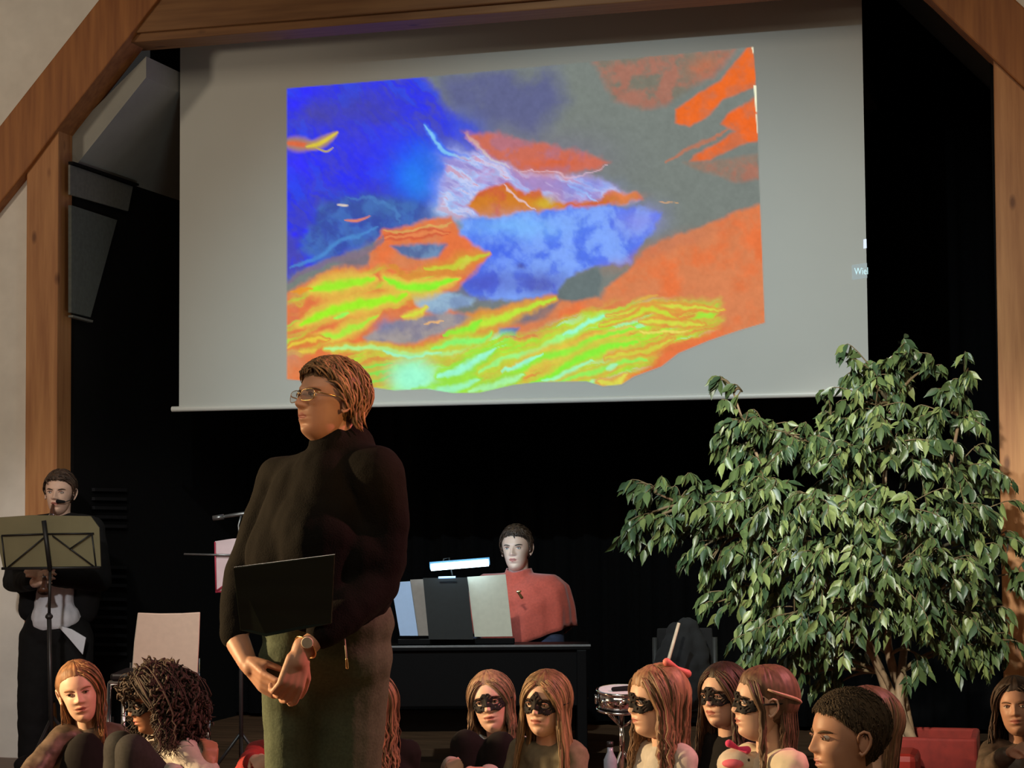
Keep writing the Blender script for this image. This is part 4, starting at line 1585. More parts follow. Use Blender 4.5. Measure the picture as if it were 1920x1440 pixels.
# girl at the far left, red-blond, turned to the camera
r1, h1, q1 = child('red-blond girl at far left, taupe jacket over black shirt, leaning in', 150, 1298, 7.5, .98, -8, m_taupe, pitch=-6, roll=-12, byaw=-25,
                   lean=(.16, .0), bottom=m_blackc, browc=(.25, .13, .07), brown='sandy_brow', topname='jacket', group=GR, handpos=(W(215, 1480, 7.2), W(45, 1462, 7.25)), disp=.024)
hair_obj(h1, r1, hm_red, hair_cap(h1, .010, lambda y: np.interp(y, [-.06, -.02, 0, .02, .045, .08, .1], [-.07, -.06, -.03, .02, .055, .080, .084]), .003, 2),
         [dict(n=80, length=.20, azr=(95, 265), vol=.012, wave=.006, seed=3, flare=.06), dict(n=34, length=.12, azr=(-80, -66), vol=.008, seed=5, flare=.1, rad=.005),
          dict(n=60, length=.22, azr=(-120, -75), vol=.02, wave=.006, seed=9, flare=.10)], 3, .5)
# black shirt front inside the jacket
sg = G()
sg.ell(q1['nb'] + q1['f'] * .070 + q1['r'] * .03 - Z * .20, (.105, .065, .20), frame(-25), 20)
cloth_obj('shirt', sg, m_blackc, r1, .008, 3, .004)

# curly dark-haired girl looking left
r2, h2, q2 = child('girl with bushy dark curls and black mask in a pale top, knee up', 287, 1318, 7.0, .93, 62, m_grey_t, pitch=-14, byaw=50, lean=(-.10, 0),
                   skin=mat('brown_skin', (0.36, 0.17, 0.10), .5, sss=.1), legs='up', knees=(W(248, 1408, 6.75), W(226, 1402, 7.0)), bottom=m_dkjean, browc=(.03, .02, .015), brown='black_brow',
                   group=GR, handpos=(W(395, 1440, 6.9), W(330, 1450, 6.7)), disp=.022)
hair_obj(h2, r2, hm_curl, hair_cap(h2, .016, lambda y: np.interp(y, [-.06, -.02, 0, .02, .045, .08, .1], [-.07, -.06, -.03, .0, .045, .066, .07]), .012, 7,
                                  lift=lambda x, y, z: .015 * smooth(-(y - .03) / .1)),
         [dict(n=520, length=.15, azmin=72, vol=.085, wave=.016, wl=.045, curl=.008, seed=11, rad=.0045, flare=.40, lenvar=.8)], 4, .5, coil=(1500, 5))
eye_mask(h2, r2, 3)

# child in a red jumper, nearly hidden left of the speaker
r3, h3, q3 = child('child in a red jumper half hidden left of the speaker legs', 534, 1330, 7.7, .9, -10, m_redt, byaw=10, bottom=m_dkjean, group=GR,
                   handpos=(W(575, 1430, 7.1), W(478, 1425, 7.1)), broad=1.1)
hair_obj(h3, r3, hm_mid, hair_cap(h3, .012), None, 3, .3)

# long-blond girl behind the speaker
r4, h4, q4 = child('girl with long pale blond hair half hidden right of the speaker', 694, 1322, 6.9, .93, 150, m_blackc, byaw=150, bottom=m_blackc, group=GR, lean=(-.02, 0), eyes=False, sh=1.15)
hair_obj(h4, r4, hm_lb, hair_cap(h4, .012), [dict(n=260, length=.27, azmin=60, vol=.02, wave=.010, seed=12, flare=.34)], 5, .6)

# masked girl with knees drawn up
r5, h5, q5 = child('masked girl hugging knees in black tights, left of the two middle girls', 921, 1317, 7.55, .98, 10, m_grey_t, roll=-9, pitch=-2, byaw=15, legs='up',
                   knees=(W(938, 1402, 7.2), W(874, 1398, 7.22)), bottom=m_blackc, group=GR, handpos=(W(905, 1448, 7.1), W(848, 1432, 7.1)), lean=(-.02, .06))
hair_obj(h5, r5, hm_lb, hair_cap(h5, .010, lambda y: np.interp(y, [-.06, -.02, 0, .02, .045, .08, .1], [-.07, -.06, -.03, .02, .056, .080, .084])),
         [dict(n=250, length=.30, azmin=60, vol=.014, wave=.009, seed=22, flare=.22)], 6, .5)
eye_mask(h5, r5, 5)

# masked girl, pink-lit hair
r6, h6, q6 = child('masked girl with long straight hair and olive cardigan, right of the two middle girls', 1022, 1320, 6.85, .95, 24, m_beige, roll=3, pitch=-4, byaw=30, bottom=m_dkjean, group=GR,
                   lean=(-.03, 0), disp=.02)
hair_obj(h6, r6, hm_blond, hair_cap(h6, .010, lambda y: np.interp(y, [-.06, -.02, 0, .02, .045, .08, .1], [-.07, -.06, -.03, .02, .056, .078, .082])),
         [dict(n=360, length=.42, azmin=54, vol=.014, wave=.004, wl=.15, seed=32, flare=.24)], 7, .45)
eye_mask(h6, r6, 7, crest=.14)

# three masked girls in profile on the right
r7, h7, q7 = child('masked girl in profile with wavy hair and pink hair clip', 1228, 1318, 6.55, .97, 66, m_grey_t, byaw=60, bottom=m_dkjean, group=GR, pitch=-3)
hair_obj(h7, r7, hm_lb, hair_cap(h7, .014, lambda y: np.interp(y, [-.06, -.02, 0, .02, .045, .08, .1], [-.07, -.06, -.03, .0, .046, .066, .07]), .004, 3,
                                lift=lambda x, y, z: .012 * smooth(-y / .06)),
         [dict(n=380, length=.42, azmin=66, vol=.026, wave=.008, wl=.05, seed=42, flare=.26)], 8, .55)
eye_mask(h7, r7, 9)
cb = h7.P((-.035, -.075, .115))
bw = G()
for s_ in (-1, 1):
    u_ = h7.M @ Vector((.05, -.85, -.5))
    bw.cap(cb, cb + u_.normalized() * .045 * s_, .006, .014, 10)
obj('hair_bow', bw, mat('pink_ribbon', (.75, .22, .2), .5), r7, True)

r8, h8, q8 = child('masked girl with dark straight hair between the two girls in profile', 1356, 1305, 7.15, .98, 42, m_blackc, byaw=45, bottom=m_dkjean, group=GR, pitch=-3)
hair_obj(h8, r8, hm_dark, hair_cap(h8, .010, lambda y: np.interp(y, [-.06, -.02, 0, .02, .045, .08, .1], [-.07, -.06, -.03, .02, .056, .078, .082]), .003, 3),
         [dict(n=320, length=.40, azmin=58, vol=.016, wave=.005, seed=52, flare=.2)], 9, .55)
eye_mask(h8, r8, 11)

r9, h9, q9 = child('masked girl in cream blouse with half-tied brown hair, ear showing', 1428, 1322, 6.0, .93, 76, m_white, byaw=62, bottom=m_dkjean, group=GR, pitch=2, disp=.02, sh=1.05)
hair_obj(h9, r9, hm_chest, hair_cap(h9, .013, lambda y: np.interp(y, [-.06, -.02, -.004, .012, .03, .05, .08, .1], [-.07, -.05, .014, .022, .036, .052, .070, .075]), .004, 3,
                                   lift=lambda x, y, z: .010 * smooth(-y / .06)),
         [dict(n=200, length=.30, azr=(118, 242), vol=.016, wave=.006, seed=62, flare=.34), dict(n=26, length=.26, azr=(-76, -66), vol=.010, seed=63, flare=.1)], 10, .5)
eye_mask(h9, r9, 13)
bd = []
for t in range(9):
    q = Vector(head_pt(R(-80 - t * 12), R(34 - 30 * t / 8)))
    bd.append(h9.P(q * ((q.length + .026) / q.length)))
obj('hair_tie', G().tube(bd, [.003 + .003 * math.sin(i / 8 * 3.1) for i in range(9)], 6, flat=.6), mat('fair_braid', (.62, .42, .30), .5), r9, True)

# soft toy in her lap: round pale head with pink bow and brim
toy = empty('soft_toy', W(1386, 1480, 6.0), 'round cream soft toy with a bright pink bow, held low by the cream-bloused girl', 'toy')
m_toy = mat('cream_plush', (.62, .56, .48), .95, sheen=.4)
m_pink = mat('pink_plush', (.85, .05, .20), .8, sheen=.3)
tc_ = W(1382, 1434, 6.0)
obj('head', G().ell(tc_, (.062, .055, .052), frame(20), 24), m_toy, toy, True)
obj('torso', G().ell(tc_ - Z * .085, (.045, .042, .055), frame(20), 20), m_toy, toy, True)
for s_ in (-1, 1):
    obj('bow_loop', G().cap(W(1384, 1403, 5.98), W(1384 + 17 * s_, 1400 + 6 * s_, 5.97), .005, .012, 12), m_pink, toy, True)
obj('brim', G().ell(W(1374, 1432, 5.95), (.034, .02, .014), frame(20), 16), mat('rose_plush', (.8, .16, .24), .8), toy, True)
for dx_ in (-8, 10):
    obj('eye', G().ell(W(1394 + dx_, 1425, 5.955), (.004, .004, .005), None, 8), m_iris, toy, True)

# boy in front
r10, h10, q10 = child('boy with cropped brown hair in profile, nearest the camera', 1588, 1386, 4.95, 1.0, 74, mat('mustard_top', (.30, .22, .06), .85), skin=m_skin, byaw=70, pitch=-2, bottom=m_dkjean,
                      group=GR, voxel=.007, nose=.85, browc=(.10, .06, .03), brown='boy_brow')
hair_obj(h10, r10, hm_buzz, hair_cap(h10, .009, lambda y: np.interp(y, [-.08, -.03, -.016, -.008, .012, .03, .05, .078, .1], [-.09, -.07, -.03, .02, .018, .036, .056, .068, .072]), .0012, 3), None, 3, .35,
         short=(1100, lambda y: np.interp(y, [-.08, -.03, -.016, -.008, .012, .03, .05, .078, .1], [-.09, -.07, -.03, .02, .018, .036, .056, .068, .072]), 20, 70, .0019, .0045, 31, .10, .22))

r11, h11, q11 = child('girl with fair hair and sea green top just behind the cropped-haired boy', 1622, 1366, 5.5, .94, 84, m_green, byaw=70, bottom=m_dkjean, group=GR)
hair_obj(h11, r11, hm_lb, hair_cap(h11, .010, lambda y: np.interp(y, [-.06, -.03, -.012, .0, .012, .03, .05, .08, .1], [-.07, -.05, .0, .022, .022, .036, .052, .070, .075]), .003, 3),
         [dict(n=150, length=.34, azr=(120, 240), vol=.010, wave=.003, seed=72, flare=.16)], 11, .5)

r12, h12, q12 = child('smiling dark-haired girl at the far right edge', 1905, 1326, 7.6, .93, 18, m_taupe, byaw=0, bottom=m_dkjean, group=GR, skin=m_skin, roll=-4,
                      handpos=(W(1940, 1410, 7.3), W(1896, 1410, 7.3)))
hair_obj(h12, r12, hm_dark, hair_cap(h12, .014, lambda y: np.interp(y, [-.06, -.02, 0, .02, .045, .08, .1], [-.07, -.06, -.03, .02, .056, .074, .078])),
         [dict(n=220, length=.26, azmin=64, vol=.02, wave=.008, seed=82, flare=.3)], 12, .5)

# ---------------------------------------------------------------- flautist behind the left stand
D = 10.5
mroot = empty('person', W(90, 1440, D), 'man in dark jacket and loose white shirt playing a clarinet at the left', 'person')
mroot.location.z = 0
hm = Head(W(112, 925, D), .98, 4, -4, 2, 1.0)
nb = hm.P((0, -.03, -.15))
B = frame(8)
r_, f_ = B.col[0], B.col[1]
g = G()
hip = W(92, 1180, D)
hip = Vector((nb.x - .02, nb.y, hip.z))
g.cap(hm.P((0, -.02, -.05)), nb, .055, .048)
g.cap(nb - Z * .15, hip, .08, .10)
jk = G()
for s_ in (-1, 1):
    S = nb + r_ * s_ * .17 - Z * .05
    E = S + r_ * s_ * .07 - Z * .27 + f_ * .05
    Hn = W(66 if s_ > 0 else 92, 1092 if s_ > 0 else 1082, D - .3)
    g.chain([nb, S, E, Hn], [.05, .045, .038, .027])
    hand(g, Hn, (Hn - E).normalized() + Vector((0, 0, .3)), -r_ * s_ * 1 + Z * .2, 1.0, s_, curl=(38, 40, 42, 46), thumb=(30, 25))
    jk.chain([nb - Z * .02, S, E, E.lerp(Hn, .86)], [.07, .075, .062, .048])
    jk.chain([nb + r_ * s_ * .10 - Z * .09, nb + r_ * s_ * .14 - Z * .32 - f_ * .02, hip + r_ * s_ * .15 - f_ * .02 + Z * .10], [.085, .085, .07])
jk.cap(nb - Z * .1 - f_ * .05, hip - f_ * .06 + Z * .1, .12, .12)
jk.cap(nb - Z * .02 - f_ * .03, nb - Z * .08 - f_ * .02, .065, .09)
lg = G()
for s_ in (-1, 1):
    h0 = hip + r_ * s_ * .09 - Z * .05
    fl = Vector((h0.x, h0.y, .06)) + r_ * s_ * .03
    kn_ = h0.lerp(fl, .5) + f_ * .03
    g.chain([h0, kn_, fl, fl + f_ * .14], [.07, .05, .04, .03])
    lg.chain([h0, kn_, fl + Z * .02], [.115, .095, .085])
lg.cap(hip + r_ * .05, hip - r_ * .05, .13, .13)
body_obj(hm, g, mroot, .006, m_skin_p, 4)
hm.features(mroot, (.03, .02, .012), True, 'dark_brow')
hair_obj(hm, mroot, hm_dark, hair_cap(hm, .009, tex=.003), None, 3, .4, short=(260, zf_default, 30, 60, .0045, .006, 21))
cloth_obj('trousers', lg, m_blackc, mroot, .013, 4, .012)
sh = G()
sh.ell(nb + f_ * .05 - Z * .30, (.10, .085, .24), B, 20)
sh.cap(hip + f_ * .05 + r_ * .02 + Z * .06, hip + f_ * .05 - r_ * .06 + Z * .06, .10, .09)
sh.chain([hip + f_ * .03 + Z * .10, nb - Z * .15 + f_ * .04], [.11, .08])
cloth_obj('shirt', sh, m_whites, mroot, .010, 4, .02)
cloth_obj('jacket', jk, m_blackc, mroot, .012, 4, .012)
tl = G()
pa_, pb_, pc_, pd_ = W(106, 1172, D - .20), W(134, 1180, D - .2), W(161, 1196, D - .2), W(155, 1228, D - .2)
pe_ = W(128, 1196, D - .2)
tl.prism([pa_, pb_, pc_, pd_, pe_], FW * .012)
obj('shirt_tail', tl, m_whites, mroot, bevel=.003)
sho = G()
for s_ in (-1, 1):
    h0 = Vector((hip.x, hip.y, .05)) + r_ * s_ * .12
    sg = G().cap(h0, h0 + f_ * .18, .05, .04)
    cloth_obj('shoe', sg, m_blackc, mroot, .012, 3, 0)
# headset microphone
hs = obj('headset_microphone', G().tube([hm.P((-.082, -.01, -.01)), hm.P((-.076, .04, -.03)), hm.P((-.055, .085, -.040)), hm.P((-.036, .098, -.038))], .0022, 6), m_blackm, mroot, True)
obj('foam_tip', G().cap(hm.P((-.052, .092, -.038)), hm.P((-.022, .104, -.036)), .007, .011, 10), m_blackc, hs, True)
# clarinet
m_cl = mat('dark_reed_wood', (.10, .04, .022), .35)
ca, cb_ = hm.P((.004, .105, -.052)), W(82, 1110, D - .42)
cl = empty('clarinet', cb_, 'slim dark clarinet from the man\'s mouth down to his hands', 'instrument')
dr = (cb_ - ca)
obj('tube', G().tube([ca, ca + dr * .06, ca + dr * .1, ca + dr * .9, ca + dr * .96, cb_], [.006, .011, .013, .014, .02, .032], 14), m_cl, cl, True)
for t in (.13, .38, .62, .84):
    p = ca + dr * t
    obj('ring', G().tube([p, p + dr * .012], .0165, 14), m_chrome, cl)
for t in (.25, .31, .45, .5, .56, .7, .76):
    p = ca + dr * t + f_ * .014
    obj('key', G().ell(p, (.008, .005, .008), B, 8), m_chrome, cl)
obj('key_rod', G().tube([ca + dr * .2 + f_ * .017 + r_ * .006, ca + dr * .82 + f_ * .017 + r_ * .006], .0025, 6), m_chrome, cl)

# ---------------------------------------------------------------- music stand in front of him
D = 9.9
st = empty('music_stand', W(97, 1470, D), 'folding black music stand with olive sheets in front of the clarinet player', 'music stand')
st.location.z = 0
m_sheet = mat('olive_backed_sheet', (.19, .165, .085), .8, var=.06, scale=10)
m_wire = mat('black_wire', (.012, .012, .012), .5)
cn_ = [(-6, 970), (176, 966), (188, 1064), (10, 1066)]
pp = [W(a, b, D) for a, b in cn_]
obj('music_sheets', G().prism([W(-14, 971, D), W(60, 966, D + .0), W(170, 968, D), W(186, 990, D), (W(189, 1062, D)), W(6, 1066, D)], FW * .012), m_sheet, st)


def wire(parent, a, b, d_, r0=.004, m=None, name='wire'):
    return obj(name, G().tube([W(a[0], a[1], d_), W(b[0], b[1], d_)], r0, 8), m or m_wire, parent, True)


wire(st, (3, 1004), (83, 1001), D - .012)
wire(st, (83, 1001), (176, 1000), D - .012)
wire(st, (3, 1066), (188, 1064), D - .014, .007, name='ledge')
wire(st, (12, 1066), (82, 1008), D - .015, .004)
wire(st, (98, 1004), (176, 1062), D - .015, .004)
wire(st, (170, 1002), (130, 1030), D - .017, .004)
wire(st, (3, 1004), (10, 1064), D - .012)
wire(st, (172, 1000), (180, 1064), D - .012)
wire(st, (82, 976), (94, 1070), D - .02, .012, name='spine')
wire(st, (94, 1070), (92, 1160), D - .012, .008, name='upper_pole')
ft = W(97, 1470, D)
ft.z = .12
obj('lower_pole', G().tube([W(92, 1150, D - .012), ft], .012, 10), m_blackm, st, True)
obj('clamp', G().ell(W(92, 1156, D - .012), (.02, .02, .016), None, 12), m_blackm, st, True)
for a in range(3):
    an = a * 2.094 + .4
    obj('leg', G().tube([ft + Z * .22, Vector((ft.x + .27 * math.cos(an), ft.y + .27 * math.sin(an), .012))], .009, 8), m_blackm, st, True)

# ---------------------------------------------------------------- stand + microphone boom left of the speaker
D = 9.3
s2 = empty('music_stand', W(436, 1470, D), 'light wire music stand holding a pinkish booklet, just left of the speaker', 'music stand')
s2.location.z = 0
m_silver = mat('grey_metal', (.22, .22, .22), .35, metal=.8)
obj('booklet', G().prism([W(403, 1015, D), W(436, 1010, D), W(472, 1008, D), W(470, 1104, D), W(404, 1110, D)], FW * .006), mat('pink_white_paper', (.62, .50, .52), .8, var=.1, scale=12), s2)
m_redb = mat('red_binding', (.38, .03, .06), .6)
wire(s2, (403, 1016), (405, 1110), D - .008, .0035, m_redb, 'binding')
wire(s2, (404, 1110), (462, 1106), D - .008, .0045, m_redb, 'binding')
wire(s2, (406, 1108), (442, 1082), D - .010, .004, m_redb, 'strut')
wire(s2, (345, 1039), (480, 1042), D - .012, .005, m_silver, 'cross_bar')
wire(s2, (449, 1012), (452, 1110), D - .012, .004, m_silver, 'spine')
ft = W(452, 1470, D)
ft.z = .12
obj('pole', G().tube([W(452, 1106, D - .006), ft], .010, 10), m_blackm, s2, True)
for a in range(3):
    an = a * 2.094 + 1
    obj('leg', G().tube([ft + Z * .2, Vector((ft.x + .25 * math.cos(an), ft.y + .25 * math.sin(an), .012))], .008, 8), m_blackm, s2, True)
mb = empty('microphone_stand', W(492, 1470, 9.6), 'grey microphone boom stand rising behind the pinkish booklet', 'microphone stand')
mb.location.z = 0
obj('boom', G().tube([W(400, 972, 9.6), W(450, 964, 9.6), W(560, 950, 9.6)], [.008, .010, .010], 10), m_silver, mb, True)
obj('microphone', G().tube([W(399, 972, 9.6), W(420, 969, 9.6)], .013, 12), m_silver, mb, True)
obj('cable', G().tube([W(452, 967, 9.58), W(447, 985, 9.58), W(449, 1008, 9.56), W(458, 1022, 9.55), W(470, 1040, 9.55)], .005, 8), m_silver, mb, True)
ft = W(540, 1470, 9.6)
ft.z = .03
obj('pole', G().tube([W(540, 953, 9.6), ft], .012, 10), m_blackm, mb, True)
obj('base', G().lathe([(.14, -.03), (.14, -.015), (.02, 0)], ft, None, 24), m_blackm, mb)

# ---------------------------------------------------------------- chair with beige back, black stool
D = 9.0
ch = empty('chair', W(305, 1480, D), 'chair with tall plain beige back standing behind the curly-haired girl', 'chair')
ch.location.z = 0
m_ply = mat('beige_laminate', (.62, .52, .40), .6, var=.04)
bk = [(258, 1149), (300, 1150.5), (340, 1150), (375, 1148), (373, 1205), (370, 1262), (310, 1266), (246, 1270), (251, 1205)]
obj('backrest', G().prism([W(a, b, D + (1270 - b) * -.0004) for a, b in bk], FW * .012), m_ply, ch, bevel=.004)
a, b = W(246, 1272, D), W(370, 1264, D)
w_ = (b - a)
seat_y = F0 * .40
se = [a - Z * .0, b, b + seat_y - Z * .0, a + seat_y]
zz = .45
se = [Vector((p.x, p.y, zz)) for p in se]
obj('seat', G().prism(se, Z * .014), m_ply, ch, bevel=.004)
for i, p in enumerate(se):
    q = p.lerp((se[0] + se[2]) / 2, .06)
    obj('leg', G().tube([q, Vector((q.x, q.y, 0.005))], .011, 10), m_chrome, ch, True)
for p, q in ((se[0], a), (se[1], b)):
    obj('back_tube', G().tube([p + Z * .0, q + Z * .07 + F0 * .02], .010, 10), m_chrome, ch, True)

D = 8.0
so = empty('stool', W(250, 1500, D), 'black-seated stool with shiny chrome leg between the two left girls', 'stool')
so.location.z = 0
sc_ = [W(206, 1281, D), W(296, 1283, D)]
zt = W(206, 1281, D).z
p0, p1 = sc_[0], Vector((sc_[1].x, sc_[1].y, zt))
dp = F0 * .30
m_seat = mat('black_vinyl', (.015, .015, .017), .35)
obj('seat', G().prism([p0 + Z * .008, p1 + Z * .008, p1 + dp + Z * .008, p0 + dp + Z * .008], Z * .03), m_seat, so, bevel=.01)
fr_ = [p0, p1, p1 + dp, p0 + dp]
obj('seat_frame', G().tube(fr_ + [p0, p1], .010, 10), m_chrome, so, True)
for i, p in enumerate(fr_):
    c0 = (fr_[0] + fr_[2]) / 2
    e = p + (p - c0) * .16
    obj('leg', G().tube([p, Vector((e.x, e.y, .005))], .010, 10), m_chrome, so, True)

# small white box on the floor behind
bx = empty('power_box', W(187, 1345, 9.2), 'small white box with dark slots low behind the red-blond girl', 'box')
pz = W(187, 1345, 9.2).z
gq = G().prism([W(176, 1345, 9.2), W(200, 1345, 9.2), W(200, 1315, 9.2), W(178, 1316, 9.2)], FW * .08)
obj('case', gq, mat('white_plastic', (.6, .62, .62), .5), bx, bevel=.004)
for k in range(2):
    obj('slot', G().prism([W(182, 1326 + k * 8, 9.19), W(195, 1326 + k * 8, 9.19), W(195, 1329 + k * 8, 9.19), W(182, 1329 + k * 8, 9.19)], FW * .012), m_blackm, bx)
obj('shelf_leg', G().box((-.05, -.04, -pz + .0), (.05, .04, 0), Matrix.Translation(W(188, 1345, 9.25))), m_blackm, bx)

# ---------------------------------------------------------------- piano, music, lamp
YP = None
D = 9.75
pn = empty('piano', W(880, 1470, D), 'black digital piano standing in front of the seated pianist', 'piano')
pn.location.z = 0
m_pno = mat('piano_black', (.002, .002, .0028), .5, spec=.15)
tl_, tr_ = W(620, 1200, D), W(1100, 1209, D)
ztop = tr_.z
PA, PB = Vector((tl_.x, tl_.y, 0)), Vector((tr_.x, tr_.y, 0))
ax_ = (PB - PA).normalized()
bk_ = Z.cross(ax_)                       # away from the camera
if bk_.dot(F0) < 0:
    bk_ = -bk_
PL = (PB - PA).length


def pbox(name, u0, u1, v0, v1, z0, z1, m, par, bevel=.004):
    M = Matrix((ax_, bk_, Z)).transposed().to_4x4()
    M.translation = PA
    return obj(name, G().box((u0, v0, z0), (u1, v1, z1), M), m, par, bevel=bevel)


pbox('top_panel', -.02, PL + .02, 0, .24, ztop - .025, ztop, m_pno, pn)
pbox('back_panel', 0, PL, .02, .05, ztop - .30, ztop - .025, m_pno, pn)
pbox('key_bed', 0, PL, .05, .41, ztop - .30, ztop - .24, m_pno, pn)
for u in (0, PL - .05):
    pbox('side_panel', u, u + .05, .0, .41, .03, ztop - .025, m_pno, pn)
    pbox('foot', u - .01, u + .06, -.04, .42, 0, .04, m_pno, pn)
pbox('lower_panel', .05, PL - .05, .2, .22, .25, ztop - .33, m_pno, pn)
pbox('top_edge', -.02, PL + .02, -.004, .0, ztop - .008, ztop + .002, mat('edge_trim', (.20, .20, .21), .4), pn, .001)
# keys on the far side
kb = G()
M_ = Matrix((ax_, bk_, Z)).transposed().to_4x4()
M_.translation = PA
m_key = mat('ivory_key', (.7, .7, .66), .3)
for i in range(40):
    u = .08 + i * (PL - .16) / 40
    obj('key', G().box((u, .26, ztop - .15), (u + (PL - .16) / 40 - .002, .40, ztop - .13), M_), m_key, pn)
pbox('key_block', .06, PL - .06, .25, .41, ztop - .24, ztop - .15, m_pno, pn)
for i in range(3):
    pbox('pedal', PL / 2 - .08 + i * .07, PL / 2 - .05 + i * .07, .1, .25, .03, .045, m_gold, pn)

D2 = 9.82
dk = pbox('music_desk', (W(745, 1190, D2) - PA).dot(ax_), (W(965, 1190, D2) - PA).dot(ax_), .08, .10, ztop, ztop + .03, m_pno, pn)


def sheet(name, pts, m, label, d0=D2, th=.004, cat='sheet music', group=None):
    o = obj(name, G().prism([W(a, b, d0 + (1200 - b) * .0004) for a, b in pts], FW * th), m)
    return tag(o, label, cat, group)


sheet('music_sheet', [(733, 1092), (769, 1090), (784, 1192), (750, 1192)], mat('blue_white_paper', (.50, .66, .98), .8, var=.02), 'narrow bluish white music sheet, leftmost on the piano desk', D2 - .02)
sheet('music_sheet', [(769, 1087), (793, 1086), (806, 1192), (783, 1192)], mat('tan_paper', (.33, .28, .25), .8, var=.05), 'narrow tan music sheet between the bluish sheet and the black folder')
fd = sheet('music_folder', [(793, 1084), (876, 1083), (888, 1199), (804, 1199)], mat('black_card', (.012, .014, .016), .35), 'black music folder standing in the middle of the piano desk', D2 - .035, .008, 'folder')
sheet('music_book', [(876, 1082), (948, 1077), (961, 1193), (890, 1194)], mat('cream_paper', (.66, .63, .52), .8, var=.04), 'large cream open music book at the right of the piano desk', D2 - .01, .008, 'book')

lp = empty('music_lamp', W(850, 1200, D2 + .03), 'bright bluish white bar lamp above the sheets on the piano', 'lamp')
m_led = mat('lamp_tube', (.9, .95, 1), .3, emit=(.62, .88, 1.0), estr=9)
m_led2 = mat('lamp_tube_soft', (.9, .95, 1), .3, emit=(.25, .6, 1.0), estr=2.2)
obj('housing', G().tube([W(806, 1061, D2 + .02), W(918, 1052, D2 + .02)], .019, 12), mat('lamp_housing', (.25, .4, .6), .3, emit=(.08, .4, .75), estr=.8), lp, True)
obj('light_tube', G().tube([W(808, 1064, D2 - .01), W(916, 1055, D2 - .01)], .017, 12), m_led, lp, True)
obj('arm', G().tube([W(828, 1061, D2 + .02), W(832, 1048, D2 + .03), W(842, 1046, D2 + .04), W(850, 1090, D2 + .04), W(852, 1199, D2 + .04)], .004, 8), m_blackm, lp, True)
obj('clip', G().tube([W(822, 1083, D2 - .03), W(854, 1082, D2 - .03)], .005, 8), mat('clip_glow', (.5, .6, .8), .3, emit=(.35, .6, 1.0), estr=1.3), lp, True)
ll = bpy.data.lights.new('music_lamp_light', 'AREA')
ll.shape = 'RECTANGLE'
ll.size, ll.size_y = .3, .03
ll.energy = 1.6
ll.color = (.55, .8, 1.0)
lo = bpy.data.objects.new('music_lamp_light', ll)
COL.objects.link(lo)
lo.location = W(880, 1058, D2 + .12)
lo.rotation_euler = (W(930, 1080, 10.3) - lo.location).to_track_quat('-Z', 'Y').to_euler()

# pianist
D = 10.35
pr = empty('person', W(970, 1480, D), 'pianist with short dark hair in a red shoulder cape and navy shirt', 'person')
pr.location.z = 0
hp = Head(W(968, 1030, D), 1.0, 14, -2, -2, 1.0, False, .97)
nb = hp.P((0, -.03, -.15))
B = frame(24)
r_, f_ = B.col[0], B.col[1]
hip = Vector((nb.x, nb.y, .52)) - f_ * .06
g = G()
g.cap(hp.P((0, -.02, -.05)), nb, .055, .052)
g.cap(nb - Z * .15, hip, .08, .12)
sw = G()
for s_ in (-1, 1):
    S = nb + r_ * s_ * .175 - Z * .09
    E = S + r_ * s_ * .05 - Z * .25 + f_ * .06
    Hn = E + f_ * .24 - r_ * s_ * .05 + Z * .02
    Hn.z = ztop - .11
    g.chain([nb, S, E, Hn], [.05, .045, .038, .027])
    hand(g, Hn, f_ - Z * .1, -Z, 1.0, -s_, curl=(16, 18, 18, 18))
    sw.chain([nb - Z * .08, S, E, E.lerp(Hn, .9)], [.05, .060, .055, .045])
    sw.chain([nb + r_ * s_ * .09 - Z * .08, nb + r_ * s_ * .10 - Z * .3, hip + r_ * s_ * .08], [.10, .11, .12])
lg = G()
for s_ in (-1, 1):
    h0 = hip + r_ * s_ * .09 - Z * .02
    kk = h0 + f_ * .34
    fl = Vector((kk.x, kk.y, .07))
    g.chain([h0, kk, fl, fl + f_ * .12], [.07, .05, .04, .03])
    lg.chain([h0, kk, fl], [.095, .075, .06])
    cloth_obj('shoe', G().cap(fl - Z * .02, fl + f_ * .15 - Z * .03, .048, .038), m_blackc, pr, .012, 3, 0)
body_obj(hp, g, pr, .006, m_skin_p, 4)
hp.features(pr, (.025, .018, .012), True, 'pianist_brow')
hair_obj(hp, pr, hm_dark, hair_cap(hp, .010, tex=.002), None, 3, .4, short=(260, zf_default, -25, 62, .0045, .006, 22))
cloth_obj('shirt', sw, m_navy, pr, .012, 5, .006)
cloth_obj('trousers', lg, m_blackc, pr, .013, 4, .01)
# the cape: a cone of cloth from a stand collar, hem in soft scallops
NC, NR = 96, 22
vs, fs = [], []
cc_ = nb - Z * .0
TT = [0, .12, .25, .42, .6, .8, 1.0]
SRX = [.066, .074, .115, .205, .272, .298, .305]
SZ = [.050, .026, .022, .018, -.035, -.14, -.245]
FRY = [.070, .082, .115, .150, .165, .175, .185]
FZ = [.034, .004, -.046, -.130, -.200, -.270, -.345]
for i in range(NR + 1):
    t = i / NR
    for j in range(NC):
        an = 2 * math.pi * j / NC
        e, c = math.sin(an), math.cos(an)
        rx, ry = np.interp(t, TT, SRX), np.interp(t, TT, FRY)
        k_ = abs(c) ** 1.6
        zz = np.interp(t, TT, SZ) * k_ + np.interp(t, TT, FZ) * (1 - k_)
        fold = .009 * t * math.sin(an * 9 + 3 * t) + .006 * t * math.sin(an * 17 + 1)
        drape = .012 * math.sin(t * 22) * max(0, e) * (1 - t)
        vs.append(cc_ + r_ * c * (rx + fold) + f_ * e * (ry + fold + drape) + Z * zz)
